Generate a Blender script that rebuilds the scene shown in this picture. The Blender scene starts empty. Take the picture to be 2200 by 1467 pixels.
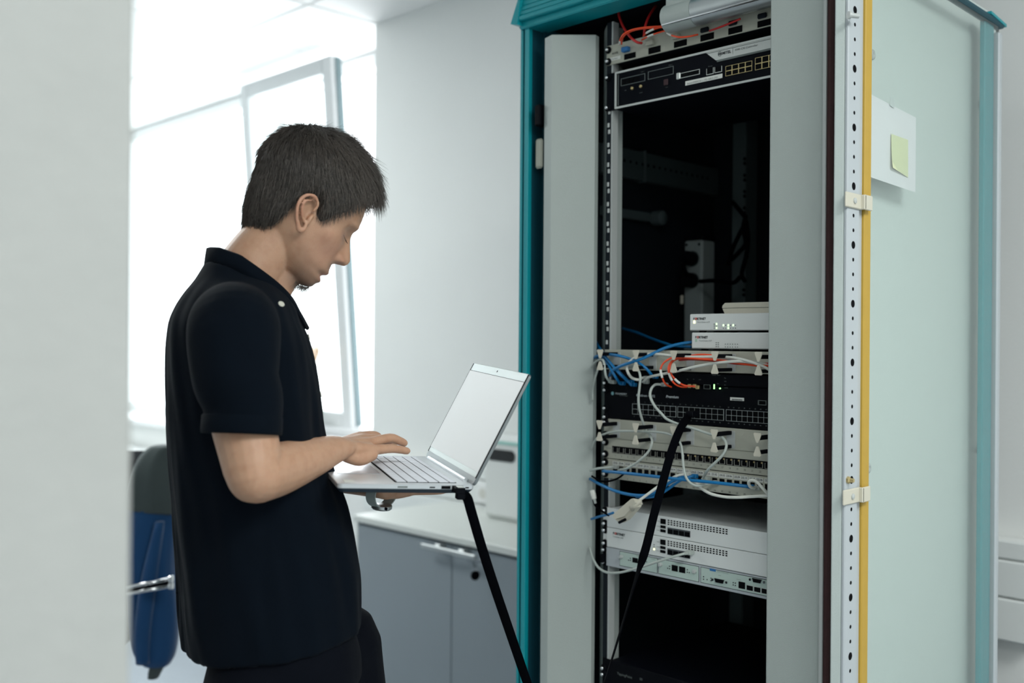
import bpy, math, random
import numpy as np
from mathutils import Vector, Matrix, noise as mnoise
S = bpy.context.scene
C = S.collection
random.seed(7)
rng = np.random.default_rng(11)
# ------------------------------------------------------------------ camera, world, light, exposure
# The camera stands at (0,0,1.40) m. World X runs along the cabinet front, Y into the cabinet, Z up.
FPX, CX, CY, ROLL, H = 2139.0, 1100.0, 733.0, 0.0075, 1.40
YAW = math.atan2(2150, 2139)
XR, XF, YR, YF = math.sin(YAW), -math.cos(YAW), math.cos(YAW), math.sin(YAW)
cam = bpy.data.cameras.new('camera'); cam.lens = FPX / 2200 * 36; cam.sensor_width = 36
cam.clip_start = 0.02
cam.dof.use_dof = True; cam.dof.focus_distance = 1.86; cam.dof.aperture_fstop = 2.2
camo = bpy.data.objects.new('camera', cam); C.objects.link(camo)
camo.matrix_world = Matrix.Translation((0, 0, H)) @ Matrix.Rotation(math.pi / 2 - YAW, 4, 'Z') @ Matrix.Rotation(math.pi / 2, 4, 'X') @ Matrix.Rotation(ROLL, 4, 'Z')
S.camera = camo
S.view_settings.view_transform = 'Standard'; S.view_settings.look = 'None'
S.view_settings.gamma = 1.0; S.view_settings.use_curve_mapping = False
S.view_settings.exposure = 0.12
w = bpy.data.worlds.new('sky'); S.world = w; w.use_nodes = True
bg = w.node_tree.nodes['Background']; bg.inputs[0].default_value = (0.93, 0.97, 1.0, 1); bg.inputs[1].default_value = 3.4

def area(name, loc, rot, sx, sy, power, col=(1, 1, 1)):
    l = bpy.data.lights.new(name, 'AREA'); l.shape = 'RECTANGLE'; l.size = sx; l.size_y = sy; l.energy = power; l.color = col
    o = bpy.data.objects.new(name, l); C.objects.link(o); o.location = loc; o.rotation_euler = rot
    return o
R90 = math.pi / 2
# daylight entering through the window band of the back wall (far left)
area('daylight_window', (-5.2, 3.25, 1.9), (-R90, 0, 0), 3.0, 1.9, 72, (0.94, 0.97, 1.0))
# added unseen fill lights at ceiling height: cabinet front, window side, glass door
area('fill_light_front', (1.0, -1.0, 2.84), (0, 0, 0), 1.2, 1.2, 31, (0.96, 1.0, 0.985))
area('fill_light_left', (-4.3, 0.9, 2.84), (0, 0, 0), 1.2, 0.6, 44, (0.97, 1.0, 0.99))
area('fill_light_right', (1.0, 0.95, 2.84), (0, 0, 0), 1.2, 1.2, 58, (0.96, 1.0, 0.985))

# ------------------------------------------------------------------ projection helpers (photo pixel -> point on a real plane)
def ray(x, y):
    dx, dy = x - CX, y - CY
    dx, dy = dx + ROLL * dy, dy - ROLL * dx
    r, z = dx / FPX, -dy / FPX
    return np.array([r * XR + XF, r * YR + YF, z])
EYE = np.array([0, 0, H])
def atY(x, y, Y): d = ray(x, y); return EYE + d * (Y / d[1])
def atX(x, y, X): d = ray(x, y); return EYE + d * (X / d[0])
def atF(x, y, F): return EYE + ray(x, y) * F
def atZ(x, y, Z): d = ray(x, y); return EYE + d * ((Z - H) / d[2])
def cr(ox, oy, s): return lambda a, b: (ox + a / s, oy + b / s)
c3, c4, c5, c6 = cr(1260, 0, 5.238), cr(1260, 620, 5.238), cr(1260, 860, 5.238), cr(1260, 1060, 5.238)
def rc(L):  # (R, F, z) camera frame -> world
    return np.array([L[0] * XR + L[1] * XF, L[0] * YR + L[1] * YF, L[2]])

# ------------------------------------------------------------------ materials
def lin(c):
    return tuple(((v / 255) / 12.92 if v / 255 <= 0.04045 else ((v / 255 + 0.055) / 1.055) ** 2.4) for v in c) + (1,)
MATS = {}
def mat(name, col, rough=0.5, metal=0.0, bump=0.0, bscale=200.0, var=0.0, vscale=8.0, emit=None, estr=0.0, spec=0.5, sheen=0.0, coat=0.0, sss=0.0, stretch=None):
    m = bpy.data.materials.new(name); m.use_nodes = True; nt = m.node_tree; p = nt.nodes['Principled BSDF']
    if len(col) == 3: col = tuple(col) + (1,)
    p.inputs['Base Color'].default_value = col; p.inputs['Roughness'].default_value = rough; p.inputs['Metallic'].default_value = metal
    p.inputs['Specular IOR Level'].default_value = spec
    if sheen: p.inputs['Sheen Weight'].default_value = sheen; p.inputs['Sheen Roughness'].default_value = 0.4
    if coat: p.inputs['Coat Weight'].default_value = coat
    if sss:
        p.inputs['Subsurface Weight'].default_value = sss; p.inputs['Subsurface Radius'].default_value = (1.0, 0.35, 0.2); p.inputs['Subsurface Scale'].default_value = 0.006
    if emit is not None:
        p.inputs['Emission Color'].default_value = tuple(emit)[:3] + (1,); p.inputs['Emission Strength'].default_value = estr
    if bump or var:
        tc = nt.nodes.new('ShaderNodeTexCoord'); src = tc.outputs['Object']
        if stretch:
            mp = nt.nodes.new('ShaderNodeMapping'); mp.inputs['Scale'].default_value = stretch; nt.links.new(src, mp.inputs[0]); src = mp.outputs[0]
        if bump:
            n = nt.nodes.new('ShaderNodeTexNoise'); n.inputs['Scale'].default_value = bscale; n.inputs['Detail'].default_value = 3
            b = nt.nodes.new('ShaderNodeBump'); b.inputs['Strength'].default_value = bump; b.inputs['Distance'].default_value = 0.002
            nt.links.new(src, n.inputs['Vector']); nt.links.new(n.outputs['Fac'], b.inputs['Height']); nt.links.new(b.outputs[0], p.inputs['Normal'])
        if var:
            n2 = nt.nodes.new('ShaderNodeTexNoise'); n2.inputs['Scale'].default_value = vscale; n2.inputs['Detail'].default_value = 4
            mx = nt.nodes.new('ShaderNodeMix'); mx.data_type = 'RGBA'; mx.inputs[6].default_value = tuple(c * (1 - var) for c in col[:3]) + (1,)
            mx.inputs[7].default_value = tuple(min(1, c * (1 + var)) for c in col[:3]) + (1,)
            nt.links.new(src, n2.inputs['Vector']); nt.links.new(n2.outputs['Fac'], mx.inputs[0]); nt.links.new(mx.outputs[2], p.inputs['Base Color'])
    MATS[name] = m; return m
def glass(name, tint=(1, 1, 1), gloss=0.08, rough=0.0):
    m = bpy.data.materials.new(name); m.use_nodes = True; nt = m.node_tree; nt.nodes.clear()
    o = nt.nodes.new('ShaderNodeOutputMaterial'); t = nt.nodes.new('ShaderNodeBsdfTransparent'); g = nt.nodes.new('ShaderNodeBsdfGlossy')
    g.inputs['Roughness'].default_value = rough; t.inputs[0].default_value = tint + (1,)
    fr = nt.nodes.new('ShaderNodeLayerWeight'); fr.inputs[0].default_value = 0.5
    pw = nt.nodes.new('ShaderNodeMath'); pw.operation = 'POWER'; pw.inputs[1].default_value = 5.0
    ml_ = nt.nodes.new('ShaderNodeMath'); ml_.operation = 'MULTIPLY'; ml_.inputs[1].default_value = 0.7
    ad = nt.nodes.new('ShaderNodeMath'); ad.operation = 'ADD'; ad.inputs[1].default_value = gloss; ad.use_clamp = True
    mx = nt.nodes.new('ShaderNodeMixShader'); nt.links.new(fr.outputs['Facing'], pw.inputs[0]); nt.links.new(pw.outputs[0], ml_.inputs[0]); nt.links.new(ml_.outputs[0], ad.inputs[0]); nt.links.new(ad.outputs[0], mx.inputs[0])
    nt.links.new(t.outputs[0], mx.inputs[1]); nt.links.new(g.outputs[0], mx.inputs[2]); nt.links.new(mx.outputs[0], o.inputs[0])
    return m
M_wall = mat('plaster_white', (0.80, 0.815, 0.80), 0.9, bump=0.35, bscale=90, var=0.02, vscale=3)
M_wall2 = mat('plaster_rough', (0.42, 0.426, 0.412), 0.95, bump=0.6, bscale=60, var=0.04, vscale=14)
M_ceil = mat('ceiling_board', (0.86, 0.86, 0.85), 0.95, bump=0.15, bscale=300)
M_floor = mat('floor_lino', lin((150, 158, 166)), 0.55, var=0.05, vscale=30)
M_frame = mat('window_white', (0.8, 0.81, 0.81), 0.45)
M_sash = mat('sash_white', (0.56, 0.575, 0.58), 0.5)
M_gasket = mat('gasket_dark', (0.10, 0.15, 0.16), 0.7)
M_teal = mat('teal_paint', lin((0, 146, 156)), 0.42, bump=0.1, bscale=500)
M_tealshade = mat('teal_paint_shaded', lin((4, 66, 80)), 0.55, bump=0.1, bscale=500)  # post teal with shade put into the colour; reused on door top
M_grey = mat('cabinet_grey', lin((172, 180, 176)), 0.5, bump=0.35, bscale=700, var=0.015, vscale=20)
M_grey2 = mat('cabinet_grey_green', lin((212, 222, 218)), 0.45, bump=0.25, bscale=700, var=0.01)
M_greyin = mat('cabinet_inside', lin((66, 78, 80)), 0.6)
M_dark = mat('inside_dark', lin((20, 27, 34)), 0.7, spec=.2)
M_black = mat('black_plastic', lin((7, 9, 15)), 0.6, spec=0.08)
M_blackm = mat('black_metal', lin((7, 10, 18)), 0.6, bump=0.1, bscale=800, spec=0.08)
M_hole = mat('hole_black', lin((5, 6, 9)), 0.8, spec=0.1)
M_beige = mat('beige_plate', lin((182, 182, 168)), 0.5, bump=0.1, bscale=600, var=0.02)
M_tab = mat('hook_tab', lin((205, 200, 184)), 0.5)
M_silver = mat('silver_line', lin((205, 208, 204)), 0.35, metal=0.35)
M_alu = mat('aluminium', lin((196, 200, 200)), 0.32, metal=0.85, bump=0.03, bscale=900)
M_chrome = mat('chrome', (0.75, 0.76, 0.77), 0.12, metal=1.0)
M_gold = mat('gold_contact', lin((200, 180, 130)), 0.35, metal=0.7)
M_white = mat('device_white', lin((226, 229, 227)), 0.42, bump=0.05, bscale=900)
M_label = mat('label_white', lin((225, 226, 220)), 0.6)
M_ink = mat('ink_black', lin((20, 30, 34)), 0.7)
M_inkg = mat('ink_grey', lin((110, 118, 116)), 0.7)
M_inkw = mat('ink_white', lin((190, 198, 200)), 0.6)
M_red = mat('ink_red', lin((205, 60, 48)), 0.6)
M_blue = mat('ink_blue', lin((40, 110, 170)), 0.6)
M_yellow = mat('yellow_gasket', lin((188, 152, 58)), 0.6, var=0.06, vscale=40)
M_brown = mat('brown_seal', lin((62, 34, 34)), 0.8, bump=0.3, bscale=400, var=0.25, vscale=60)
M_rail = mat('rail_white', lin((182, 188, 192)), 0.4)
M_rail2 = mat('rail_zinc', lin((186, 190, 188)), 0.42, metal=0.1)
M_glassdoor = glass('door_glass', (0.965, 0.985, 0.98), 0.10)
M_glasswin = glass('window_glass', (0.95, 0.98, 0.98), 0.02)
M_wcab = mat('cable_white', lin((214, 216, 208)), 0.45)
M_gcab = mat('cable_grey', lin((178, 186, 180)), 0.45)
M_bcab = mat('cable_blue', lin((6, 112, 170)), 0.42)
M_ocab = mat('cable_orange', lin((240, 78, 34)), 0.45)
M_rcab = mat('cable_red', lin((190, 34, 34)), 0.5)
M_kcab = mat('cable_black', lin((4, 5, 9)), 0.9, spec=0.04)
M_plugc = mat('plug_clear', lin((170, 176, 172)), 0.3)
M_green = mat('led_green', (0.1, 0.5, 0.1), 0.5, emit=(0.35, 1.0, 0.30), estr=2.2)
M_ledw = mat('led_pale', (0.8, 0.9, 0.7), 0.5, emit=(0.62, 1.0, 0.50), estr=1.1)
M_ledy = mat('led_yellow', (0.9, 0.9, 0.5), 0.5, emit=(1.0, 1.0, 0.55), estr=1.4)
M_paper = mat('paper', lin((234, 234, 236)), 0.8)
M_note = mat('sticky_note', lin((226, 230, 186)), 0.8)
M_desk = mat('sideboard_top', lin((216, 220, 216)), 0.4)
M_deskf = mat('sideboard_front', lin((140, 150, 156)), 0.5, bump=0.05, bscale=500, var=0.02)
M_jkt = mat('jacket_blue', lin((4, 64, 110)), 0.85, bump=0.3, bscale=260, var=0.12, vscale=7, sheen=0.3)
M_jktg = mat('jacket_grey', lin((66, 76, 76)), 0.9, bump=0.4, bscale=240, var=0.15, vscale=14, sheen=0.3)
M_polo = mat('polo_navy', (0.0010, 0.0036, 0.0080), 0.92, bump=0.35, bscale=900, sheen=0.02, var=0.1, vscale=20, spec=0.12)
M_jean = mat('jeans_dark', (0.0014, 0.0025, 0.006), 0.88, bump=0.4, bscale=900, sheen=0.015, spec=0.12)
M_skin = None

# ------------------------------------------------------------------ mesh builder
class MB:
    def __init__(s): s.v = []; s.f = []
    def add(s, V, F):
        n = len(s.v); s.v.extend([tuple(map(float, p)) for p in V]); s.f.extend([tuple(i + n for i in f) for f in F]); return s
    def box(s, x0, x1, y0, y1, z0, z1, b=0.0, M=None):
        x0, x1 = min(x0, x1), max(x0, x1); y0, y1 = min(y0, y1), max(y0, y1); z0, z1 = min(z0, z1), max(z0, z1)
        b = min(b, (x1 - x0) * .45, (y1 - y0) * .45, (z1 - z0) * .45)
        if b <= 0:
            V = [(x, y, z) for x in (x0, x1) for y in (y0, y1) for z in (z0, z1)]
            F = [(0, 1, 3, 2), (4, 6, 7, 5), (0, 4, 5, 1), (2, 3, 7, 6), (0, 2, 6, 4), (1, 5, 7, 3)]
        else:
            V = []; idx = {}
            lo = (x0, y0, z0); hi = (x1, y1, z1)
            for sx in (0, 1):
                for sy in (0, 1):
                    for sz in (0, 1):
                        for a in range(3):
                            sg = (sx, sy, sz); p = []
                            for k in range(3):
                                e = hi[k] if sg[k] else lo[k]
                                if k != a: e += -b if sg[k] else b
                                p.append(e)
                            idx[(sx, sy, sz, a)] = len(V); V.append(p)
            F = []
            for a in range(3):
                k1, k2 = [k for k in range(3) if k != a]
                for sv in (0, 1):
                    q = []
                    for (i, j) in ((0, 0), (1, 0), (1, 1), (0, 1)):
                        sg = [0, 0, 0]; sg[a] = sv; sg[k1] = i; sg[k2] = j; q.append(idx[tuple(sg) + (a,)])
                    if (sv == 1) == (a == 1): q.reverse()
                    F.append(tuple(q))
            for a in range(3):  # edges running along axis a
                k1, k2 = [k for k in range(3) if k != a]
                for i in (0, 1):
                    for j in (0, 1):
                        def g(t, ax):
                            sg = [0, 0, 0]; sg[a] = t; sg[k1] = i; sg[k2] = j; return idx[tuple(sg) + (ax,)]
                        F.append((g(0, k1), g(1, k1), g(1, k2), g(0, k2)))
            for sx in (0, 1):
                for sy in (0, 1):
                    for sz in (0, 1): F.append(tuple(idx[(sx, sy, sz, a)] for a in range(3)))
        if M is not None: V = [tuple(M @ Vector(p)) for p in V]
        return s.add(V, F)
    def tube(s, P, r, n=8, cap=True, ref=None):
        P = [np.array(p, float) for p in P]; m = len(P)
        R = [r] * m if not hasattr(r, '__len__') else list(r)
        T = [P[min(i + 1, m - 1)] - P[max(i - 1, 0)] for i in range(m)]; T = [t / (np.linalg.norm(t) + 1e-12) for t in T]
        u = np.array(ref, float) if ref is not None else (np.array([0, 0, 1.0]) if abs(T[0][2]) < .9 else np.array([1.0, 0, 0]))
        V = []; F = []
        for i in range(m):
            u = u - T[i] * (u @ T[i]); u /= (np.linalg.norm(u) + 1e-12); w_ = np.cross(T[i], u)
            ra, rb = R[i] if hasattr(R[i], '__len__') else (R[i], R[i])
            for k in range(n):
                a = 2 * math.pi * k / n; V.append(P[i] + u * (ra * math.cos(a)) + w_ * (rb * math.sin(a)))
        for i in range(m - 1):
            for k in range(n):
                k2 = (k + 1) % n; F.append((i * n + k, i * n + k2, (i + 1) * n + k2, (i + 1) * n + k))
        if cap: F.append(tuple(range(n - 1, -1, -1))); F.append(tuple((m - 1) * n + k for k in range(n)))
        return s.add(V, F)
    def cyl(s, p0, p1, r0, r1=None, n=16): return s.tube([p0, p1], [r0, r0 if r1 is None else r1], n)
    def lathe(s, c, axis, prof, n=20):
        c = np.array(c, float); a = np.array(axis, float); a /= np.linalg.norm(a)
        u = np.array([0, 0, 1.0]) if abs(a[2]) < .9 else np.array([1.0, 0, 0]); u = u - a * (u @ a); u /= np.linalg.norm(u); w_ = np.cross(a, u)
        V = []; F = []; m = len(prof)
        for (r, h) in prof:
            for k in range(n):
                t = 2 * math.pi * k / n; V.append(c + a * h + (u * math.cos(t) + w_ * math.sin(t)) * r)
        for i in range(m - 1):
            for k in range(n):
                k2 = (k + 1) % n; F.append((i * n + k, i * n + k2, (i + 1) * n + k2, (i + 1) * n + k))
        F.append(tuple(range(n - 1, -1, -1))); F.append(tuple((m - 1) * n + k for k in range(n)))
        return s.add(V, F)
    def prism(s, poly, ext):  # closed 3D polygon extruded along ext
        n = len(poly); e = np.array(ext, float); V = [np.array(p, float) for p in poly] + [np.array(p, float) + e for p in poly]
        F = [tuple(range(n)), tuple(range(2 * n - 1, n - 1, -1))] + [(i, i + n, (i + 1) % n + n, (i + 1) % n) for i in range(n)]
        return s.add(V, F)
    def grid(s, G):
        nu, nv = len(G), len(G[0]); V = [p for row in G for p in row]
        F = [(i * nv + j, i * nv + j + 1, (i + 1) * nv + j + 1, (i + 1) * nv + j) for i in range(nu - 1) for j in range(nv - 1)]
        return s.add(V, F)
WL = {}
def wloc(o): return WL[o.name] if o is not None else np.zeros(3)
def link(name, me, m, parent=None, loc=None):
    o = bpy.data.objects.new(name, me); C.objects.link(o)
    if m is not None and not me.materials: me.materials.append(m)
    L = np.array(loc, float) if loc is not None else (wloc(parent) if parent is not None else np.zeros(3))
    if parent is not None: o.parent = parent
    o.location = L - wloc(parent); WL[o.name] = L
    return o
def recalc(me):
    import bmesh
    b = bmesh.new(); b.from_mesh(me); bmesh.ops.recalc_face_normals(b, faces=b.faces); b.to_mesh(me); b.free()
def obj(name, mb, m, parent=None, smooth=False, base=None, angle=None):
    """mb is in world coordinates; origin at parent's base (or at base / the mesh's foot for a top-level thing)"""
    V = np.array(mb.v)
    if parent is not None: L = wloc(parent)
    elif base is not None: L = np.array(base, float)
    else: L = np.array([(V[:, 0].min() + V[:, 0].max()) / 2, (V[:, 1].min() + V[:, 1].max()) / 2, V[:, 2].min()])
    me = bpy.data.meshes.new(name); me.from_pydata((V - L).tolist(), [], mb.f); me.update(); recalc(me)
    if smooth or angle: me.polygons.foreach_set('use_smooth', [True] * len(me.polygons))
    if angle: me.set_sharp_from_angle(angle=math.radians(angle))
    return link(name, me, m, parent, L)
def thing(name, label, cat, loc, group=None):
    o = bpy.data.objects.new(name, None); C.objects.link(o); o.location = loc; o.empty_display_size = .05
    WL[o.name] = np.array(loc, float); tag(o, label, cat, group); return o
def tag(o, label, cat, group=None):
    o['label'] = label; o['category'] = cat
    if group: o['group'] = group
    return o
def struct(o): o['kind'] = 'structure'; return o
def inst(name, src, parent, loc):  # a further piece that shares src's mesh; loc = world position of the mesh origin
    o = bpy.data.objects.new(name, src.data); C.objects.link(o); o.parent = parent
    o.location = np.array(loc, float) - wloc(parent); WL[o.name] = np.array(loc, float); return o
def proto_mesh(name, mb, m, smooth=False, angle=None):
    me = bpy.data.meshes.new(name); me.from_pydata(mb.v, [], mb.f); me.update(); recalc(me); me.materials.append(m)
    if smooth or angle: me.polygons.foreach_set('use_smooth', [True] * len(me.polygons))
    if angle: me.set_sharp_from_angle(angle=math.radians(angle))
    return me
def put(name, me, parent, loc): return link(name, me, None, parent, loc)
def spline(P, n=8):
    P = [np.array(p, float) for p in P]; out = []
    Q = [2 * P[0] - P[1]] + P + [2 * P[-1] - P[-2]]
    for i in range(1, len(Q) - 2):
        for k in range(n):
            t = k / n; a, b, c, d = Q[i - 1], Q[i], Q[i + 1], Q[i + 2]
            out.append(.5 * (2 * b + (c - a) * t + (2 * a - 5 * b + 4 * c - d) * t * t + (3 * b - a - 3 * c + d) * t ** 3))
    out.append(P[-1]); return out
def text_mb(txt, size, origin, xdir, zdir, weight=0.0, width=None, shear=0.0, align='LEFT', depth=0.0002):
    cu = bpy.data.curves.new('t', 'FONT'); cu.body = txt; cu.size = size; cu.align_x = align; cu.offset = weight; cu.shear = shear
    cu.resolution_u = 2; cu.extrude = 0
    o = bpy.data.objects.new('t', cu); C.objects.link(o); dg = bpy.context.evaluated_depsgraph_get(); dg.update()
    me = bpy.data.meshes.new_from_object(o.evaluated_get(dg)); V = np.array([v.co[:] for v in me.vertices]); F = [tuple(p.vertices) for p in me.polygons]
    bpy.data.objects.remove(o); bpy.data.curves.remove(cu); bpy.data.meshes.remove(me)
    mb = MB()
    if len(V) == 0: return mb
    if width: V[:, 0] *= width / (V[:, 0].max() - V[:, 0].min() + 1e-9)
    x, z, o0 = np.array(xdir, float), np.array(zdir, float), np.array(origin, float)
    mb.add([o0 + x * p[0] + z * p[1] for p in V], F); return mb

# ------------------------------------------------------------------ the room
ZC = 2.86   # ceiling
YB = 2.80   # back wall
def sbox(name, a, m, b=0.0, **k): return struct(obj(name, MB().box(*a, b=b), m, **k))
sbox('floor', (-7.4, 2.4, -2.7, 3.4, -0.12, 0.0), M_floor)
XW = -3.69  # right edge of the window recess
sbox('wall_back', (XW, 2.4, YB, YB + .35, 0, ZC), M_wall)
sbox('wall_under_window', (-7.0, XW, YB + .02, YB + .35, 0, 0.86), M_wall)
sbox('wall_left', (-7.15, -7.0, -2.6, 3.3, 0, ZC), M_wall)
sbox('wall_right', (2.25, 2.4, -2.6, YB, 0, ZC), M_wall)
sbox('wall_front', (-7.0, 2.25, -2.7, -2.55, 0, ZC), M_wall)
# partition whose end stands close to the camera on the left
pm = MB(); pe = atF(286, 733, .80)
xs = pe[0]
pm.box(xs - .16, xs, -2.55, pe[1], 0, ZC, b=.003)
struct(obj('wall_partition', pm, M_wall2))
# ceiling: slab, grid bars and single boards
ce = struct(obj('ceiling', MB().box(-7.4, 2.4, -2.7, 3.4, ZC + .02, ZC + .14), M_ceil))
tile = .625; tx0, ty0 = -3.68, 2.43
tm = MB().box(-tile / 2 + .006, tile / 2 - .006, -tile / 2 + .006, tile / 2 - .006, 0, .025, b=.006)
tme = proto_mesh('ceiling_tile', tm, M_ceil)
bars = MB()
for i in range(-6, 10):
    for j in range(-5, 2):
        x = tx0 + (i - .5) * tile; y = ty0 + (j - .5) * tile
        if x - tile / 2 < -7.05 or x + tile / 2 > 2.3: continue
        put('ceiling_tile', tme, ce, (x, y, ZC - .004))
obj('grid_bars', MB().box(-7.0, 2.25, -2.55, 3.15, ZC + .004, ZC + .02), mat('grid_bar', (0.70, 0.71, 0.70), .6), ce)
# window band in the recess of the back wall
YWF = 3.06
wn = struct(thing('window_1', '', '', (-5.2, YWF, .86)))
for k in ('label', 'category'): del wn[k]
obj('sill', MB().box(-7.0, XW, YB - .03, YB + .36, .86, .895, b=.006), M_frame, wn)
fr = MB()
x0, x1, xm, z0, z1 = -6.98, XW + .02, -4.90, .895, ZC - .005
fr.box(x0, x0 + .06, YWF, YWF + .07, z0, z1, b=.004).box(x1 - .10, x1, YWF, YWF + .07, z0, z1, b=.004).box(xm - .045, xm + .045, YWF + .002, YWF + .072, z0 + .01, z1 - .01, b=.004)
fr.box(x0, x1, YWF + .001, YWF + .071, z0, z0 + .06, b=.004).box(x0, x1, YWF + .001, YWF + .071, z1 - .075, z1, b=.004)
obj('frame', fr, M_frame, wn)
obj('pane', MB().box(x0 + .06, xm - .045, YWF + .03, YWF + .04, z0 + .06, z1 - .075), M_glasswin, wn)
obj('frame_gasket', MB().box(x1 - .112, x1 - .10, YWF - .004, YWF + .03, z0 + .05, z1 - .06), M_gasket, wn)
# the tilted sash: hinged at its foot, leaning into the room
sash = struct(thing('window_2', '', '', (-4.54, YWF, .955)))
for k in ('label', 'category'): del sash[k]
ang = math.atan2(.15, 1.87)
TS = Matrix.Translation((-4.54, YWF - .012, .955)) @ Matrix.Rotation(ang, 4, 'X')
hw, hh, st = .435, 1.865, .082
s_ = MB()
for a in ((-hw, -hw + st, -.06, 0, 0, hh), (hw - st, hw, -.06, 0, 0, hh), (-hw + st, hw - st, -.059, -.001, 0, st), (-hw + st, hw - st, -.059, -.001, hh - st, hh)):
    s_.box(*a, b=.006, M=TS)
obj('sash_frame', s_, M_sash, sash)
obj('sash_gasket', MB().box(hw, hw + .007, -.035, 0.002, .01, hh - .01, M=TS), M_gasket, sash)
obj('pane', MB().box(-hw + st, hw - st, -.035, -.028, st, hh - st, M=TS), M_glasswin, sash)
obj('handle', MB().box(-hw + .02, -hw + .045, -.075, -.06, .86, .98, b=.004, M=TS).box(-hw + .018, -hw + .048, -.11, -.09, .9, 1.03, b=.005, M=TS), M_alu, sash)
# white low unit below the window with a dark plinth
lu = thing('radiator_cover', 'long low white cover with a dark plinth under the bright window', 'radiator cover', (-5.35, 2.55, 0))
obj('body', MB().box(-6.4, -4.3, 2.34, 2.80, .075, .72, b=.006), M_frame, lu)
obj('plinth', MB().box(-6.36, -4.34, 2.37, 2.79, 0, .075), M_dark, lu)
# cable trunking along the back wall
def trunk(name, xa, xb, lab):
    t = thing(name, lab, 'cable trunking', ((xa + xb) / 2, YB - .04, .63))
    obj('body', MB().box(xa, xb, YB - .055, YB - .001, .632, .893, b=.004), M_wall, t)
    for (za, zb, y) in ((.846, .893, -.066), (.748, .842, -.07), (.636, .744, -.075)):
        obj('cover', MB().box(xa + .002, xb - .002, YB + y, YB - .05, za, zb, b=.004), mat('trunk_white', (.76, .79, .78), .5) if 'trunk_white' not in MATS else MATS['trunk_white'], t)
    return t
trunk('cable_trunking', -3.66, -.845, 'wide white cable trunking along the wall behind the sideboard and cabinet')
# ------------------------------------------------------------------ the server cabinet
Y0 = 1.74; FY = Y0 - .003   # front plane of the 19-inch panels
XL, XRR = -1.4345, -.952
YF_ = 1.66; RXL, RXR = -1.640, -.846; RYB = 2.47; ZT = 2.145
cab = thing('server_cabinet', 'tall open server cabinet with teal frame and grey front covers', 'server cabinet', (-1.243, 2.06, 0))
cd = MB()
cd.box(RXL, RXL + .02, 1.70, RYB, .06, ZT)          # left side wall
obj('side_panel', cd, M_dark, cab)
sp = obj('side_panel', MB().box(RXR - .018, RXR, 1.70, RYB, .06, ZT + .028, b=.003), M_grey2, cab)
sp['label'] = 'pale grey side panel behind the glass door'
scr = proto_mesh('panel_screw', MB().lathe((0, 0, 0), (1, 0, 0), [(.010, 0), (.0095, .003), (.006, .0045), (.0035, .0045), (.003, .003)], 16), M_rail2, smooth=True)
for (px, py) in ((1873, 117), (2107, 226), (2101, 965), (1864, 1005)):
    p = atX(px, py, RXR + .001); put('panel_screw', scr, cab, p)
obj('back_panel', MB().box(RXL, RXR, RYB - .02, RYB, .06, ZT), M_dark, cab)
obj('roof', MB().box(RXL, RXR - .0185, 1.66, RYB, ZT, ZT + .03, b=.004), M_dark, cab)
obj('plinth', MB().box(RXL, RXR, 1.69, RYB, 0, .10, b=.004), M_dark, cab)
# teal front frame: left post (stepped profile), top beam with grooves, corner cap
tp = MB()
a0 = atY(1112.5, 733, YF_)[0]; ag, am, a1 = (atY(q, 733, YF_)[0] for q in (1117.5, 1122, 1131))
tp.box(a0, ag, YF_ + .001, YF_ + .05, 0, ZT, b=.0015).box(am, a1, YF_, YF_ + .014, 0, ZT, b=.0015)
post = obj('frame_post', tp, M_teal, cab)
obj('frame_post', MB().box(ag - .0005, am + .0005, YF_ + .006, YF_ + .05, 0, ZT - .002).box(am, a1 - .001, YF_ + .013, YF_ + .052, .02, ZT - .01).box(a1 - .003, a1 + .008, YF_ + .048, YF_ + .16, .02, ZT - .01), M_tealshade, cab)  # groove and return faces: same teal paint, their shade in the colour
tb = MB()
zb = ZT - .018
tb.box(a0 + .002, RXR, YF_ - .006, YF_ + .06, zb, zb + .018, b=.003)
for k in range(5):
    tb.box(a0 + .008, RXR, YF_ - .018 + k * .004, YF_ + .06, zb + .016 + k * .012, zb + .027 + k * .012, b=.002)
tb.box(a0 + .008, RXR, YF_ - .004, YF_ + .06, zb + .018, zb + .074)
obj('top_beam', tb, M_teal, cab)
cc = MB()
cx0 = a0 - .010
cc.prism([(cx0, YF_ - .022, zb + .012), (a0 + .012, YF_ - .022, zb + .006), (a0 + .012, YF_ - .012, zb + .075), (a0 + .004, YF_ - .012, zb + .07)], (0, .085, 0))
obj('corner_cap', cc, M_teal, cab)
obj('cap_hole', MB().cyl((a0 - .002, YF_ + .005, zb + .0075), (a0 - .002, YF_ + .005, zb + .0095), .004, n=10), M_hole, cab)
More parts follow.
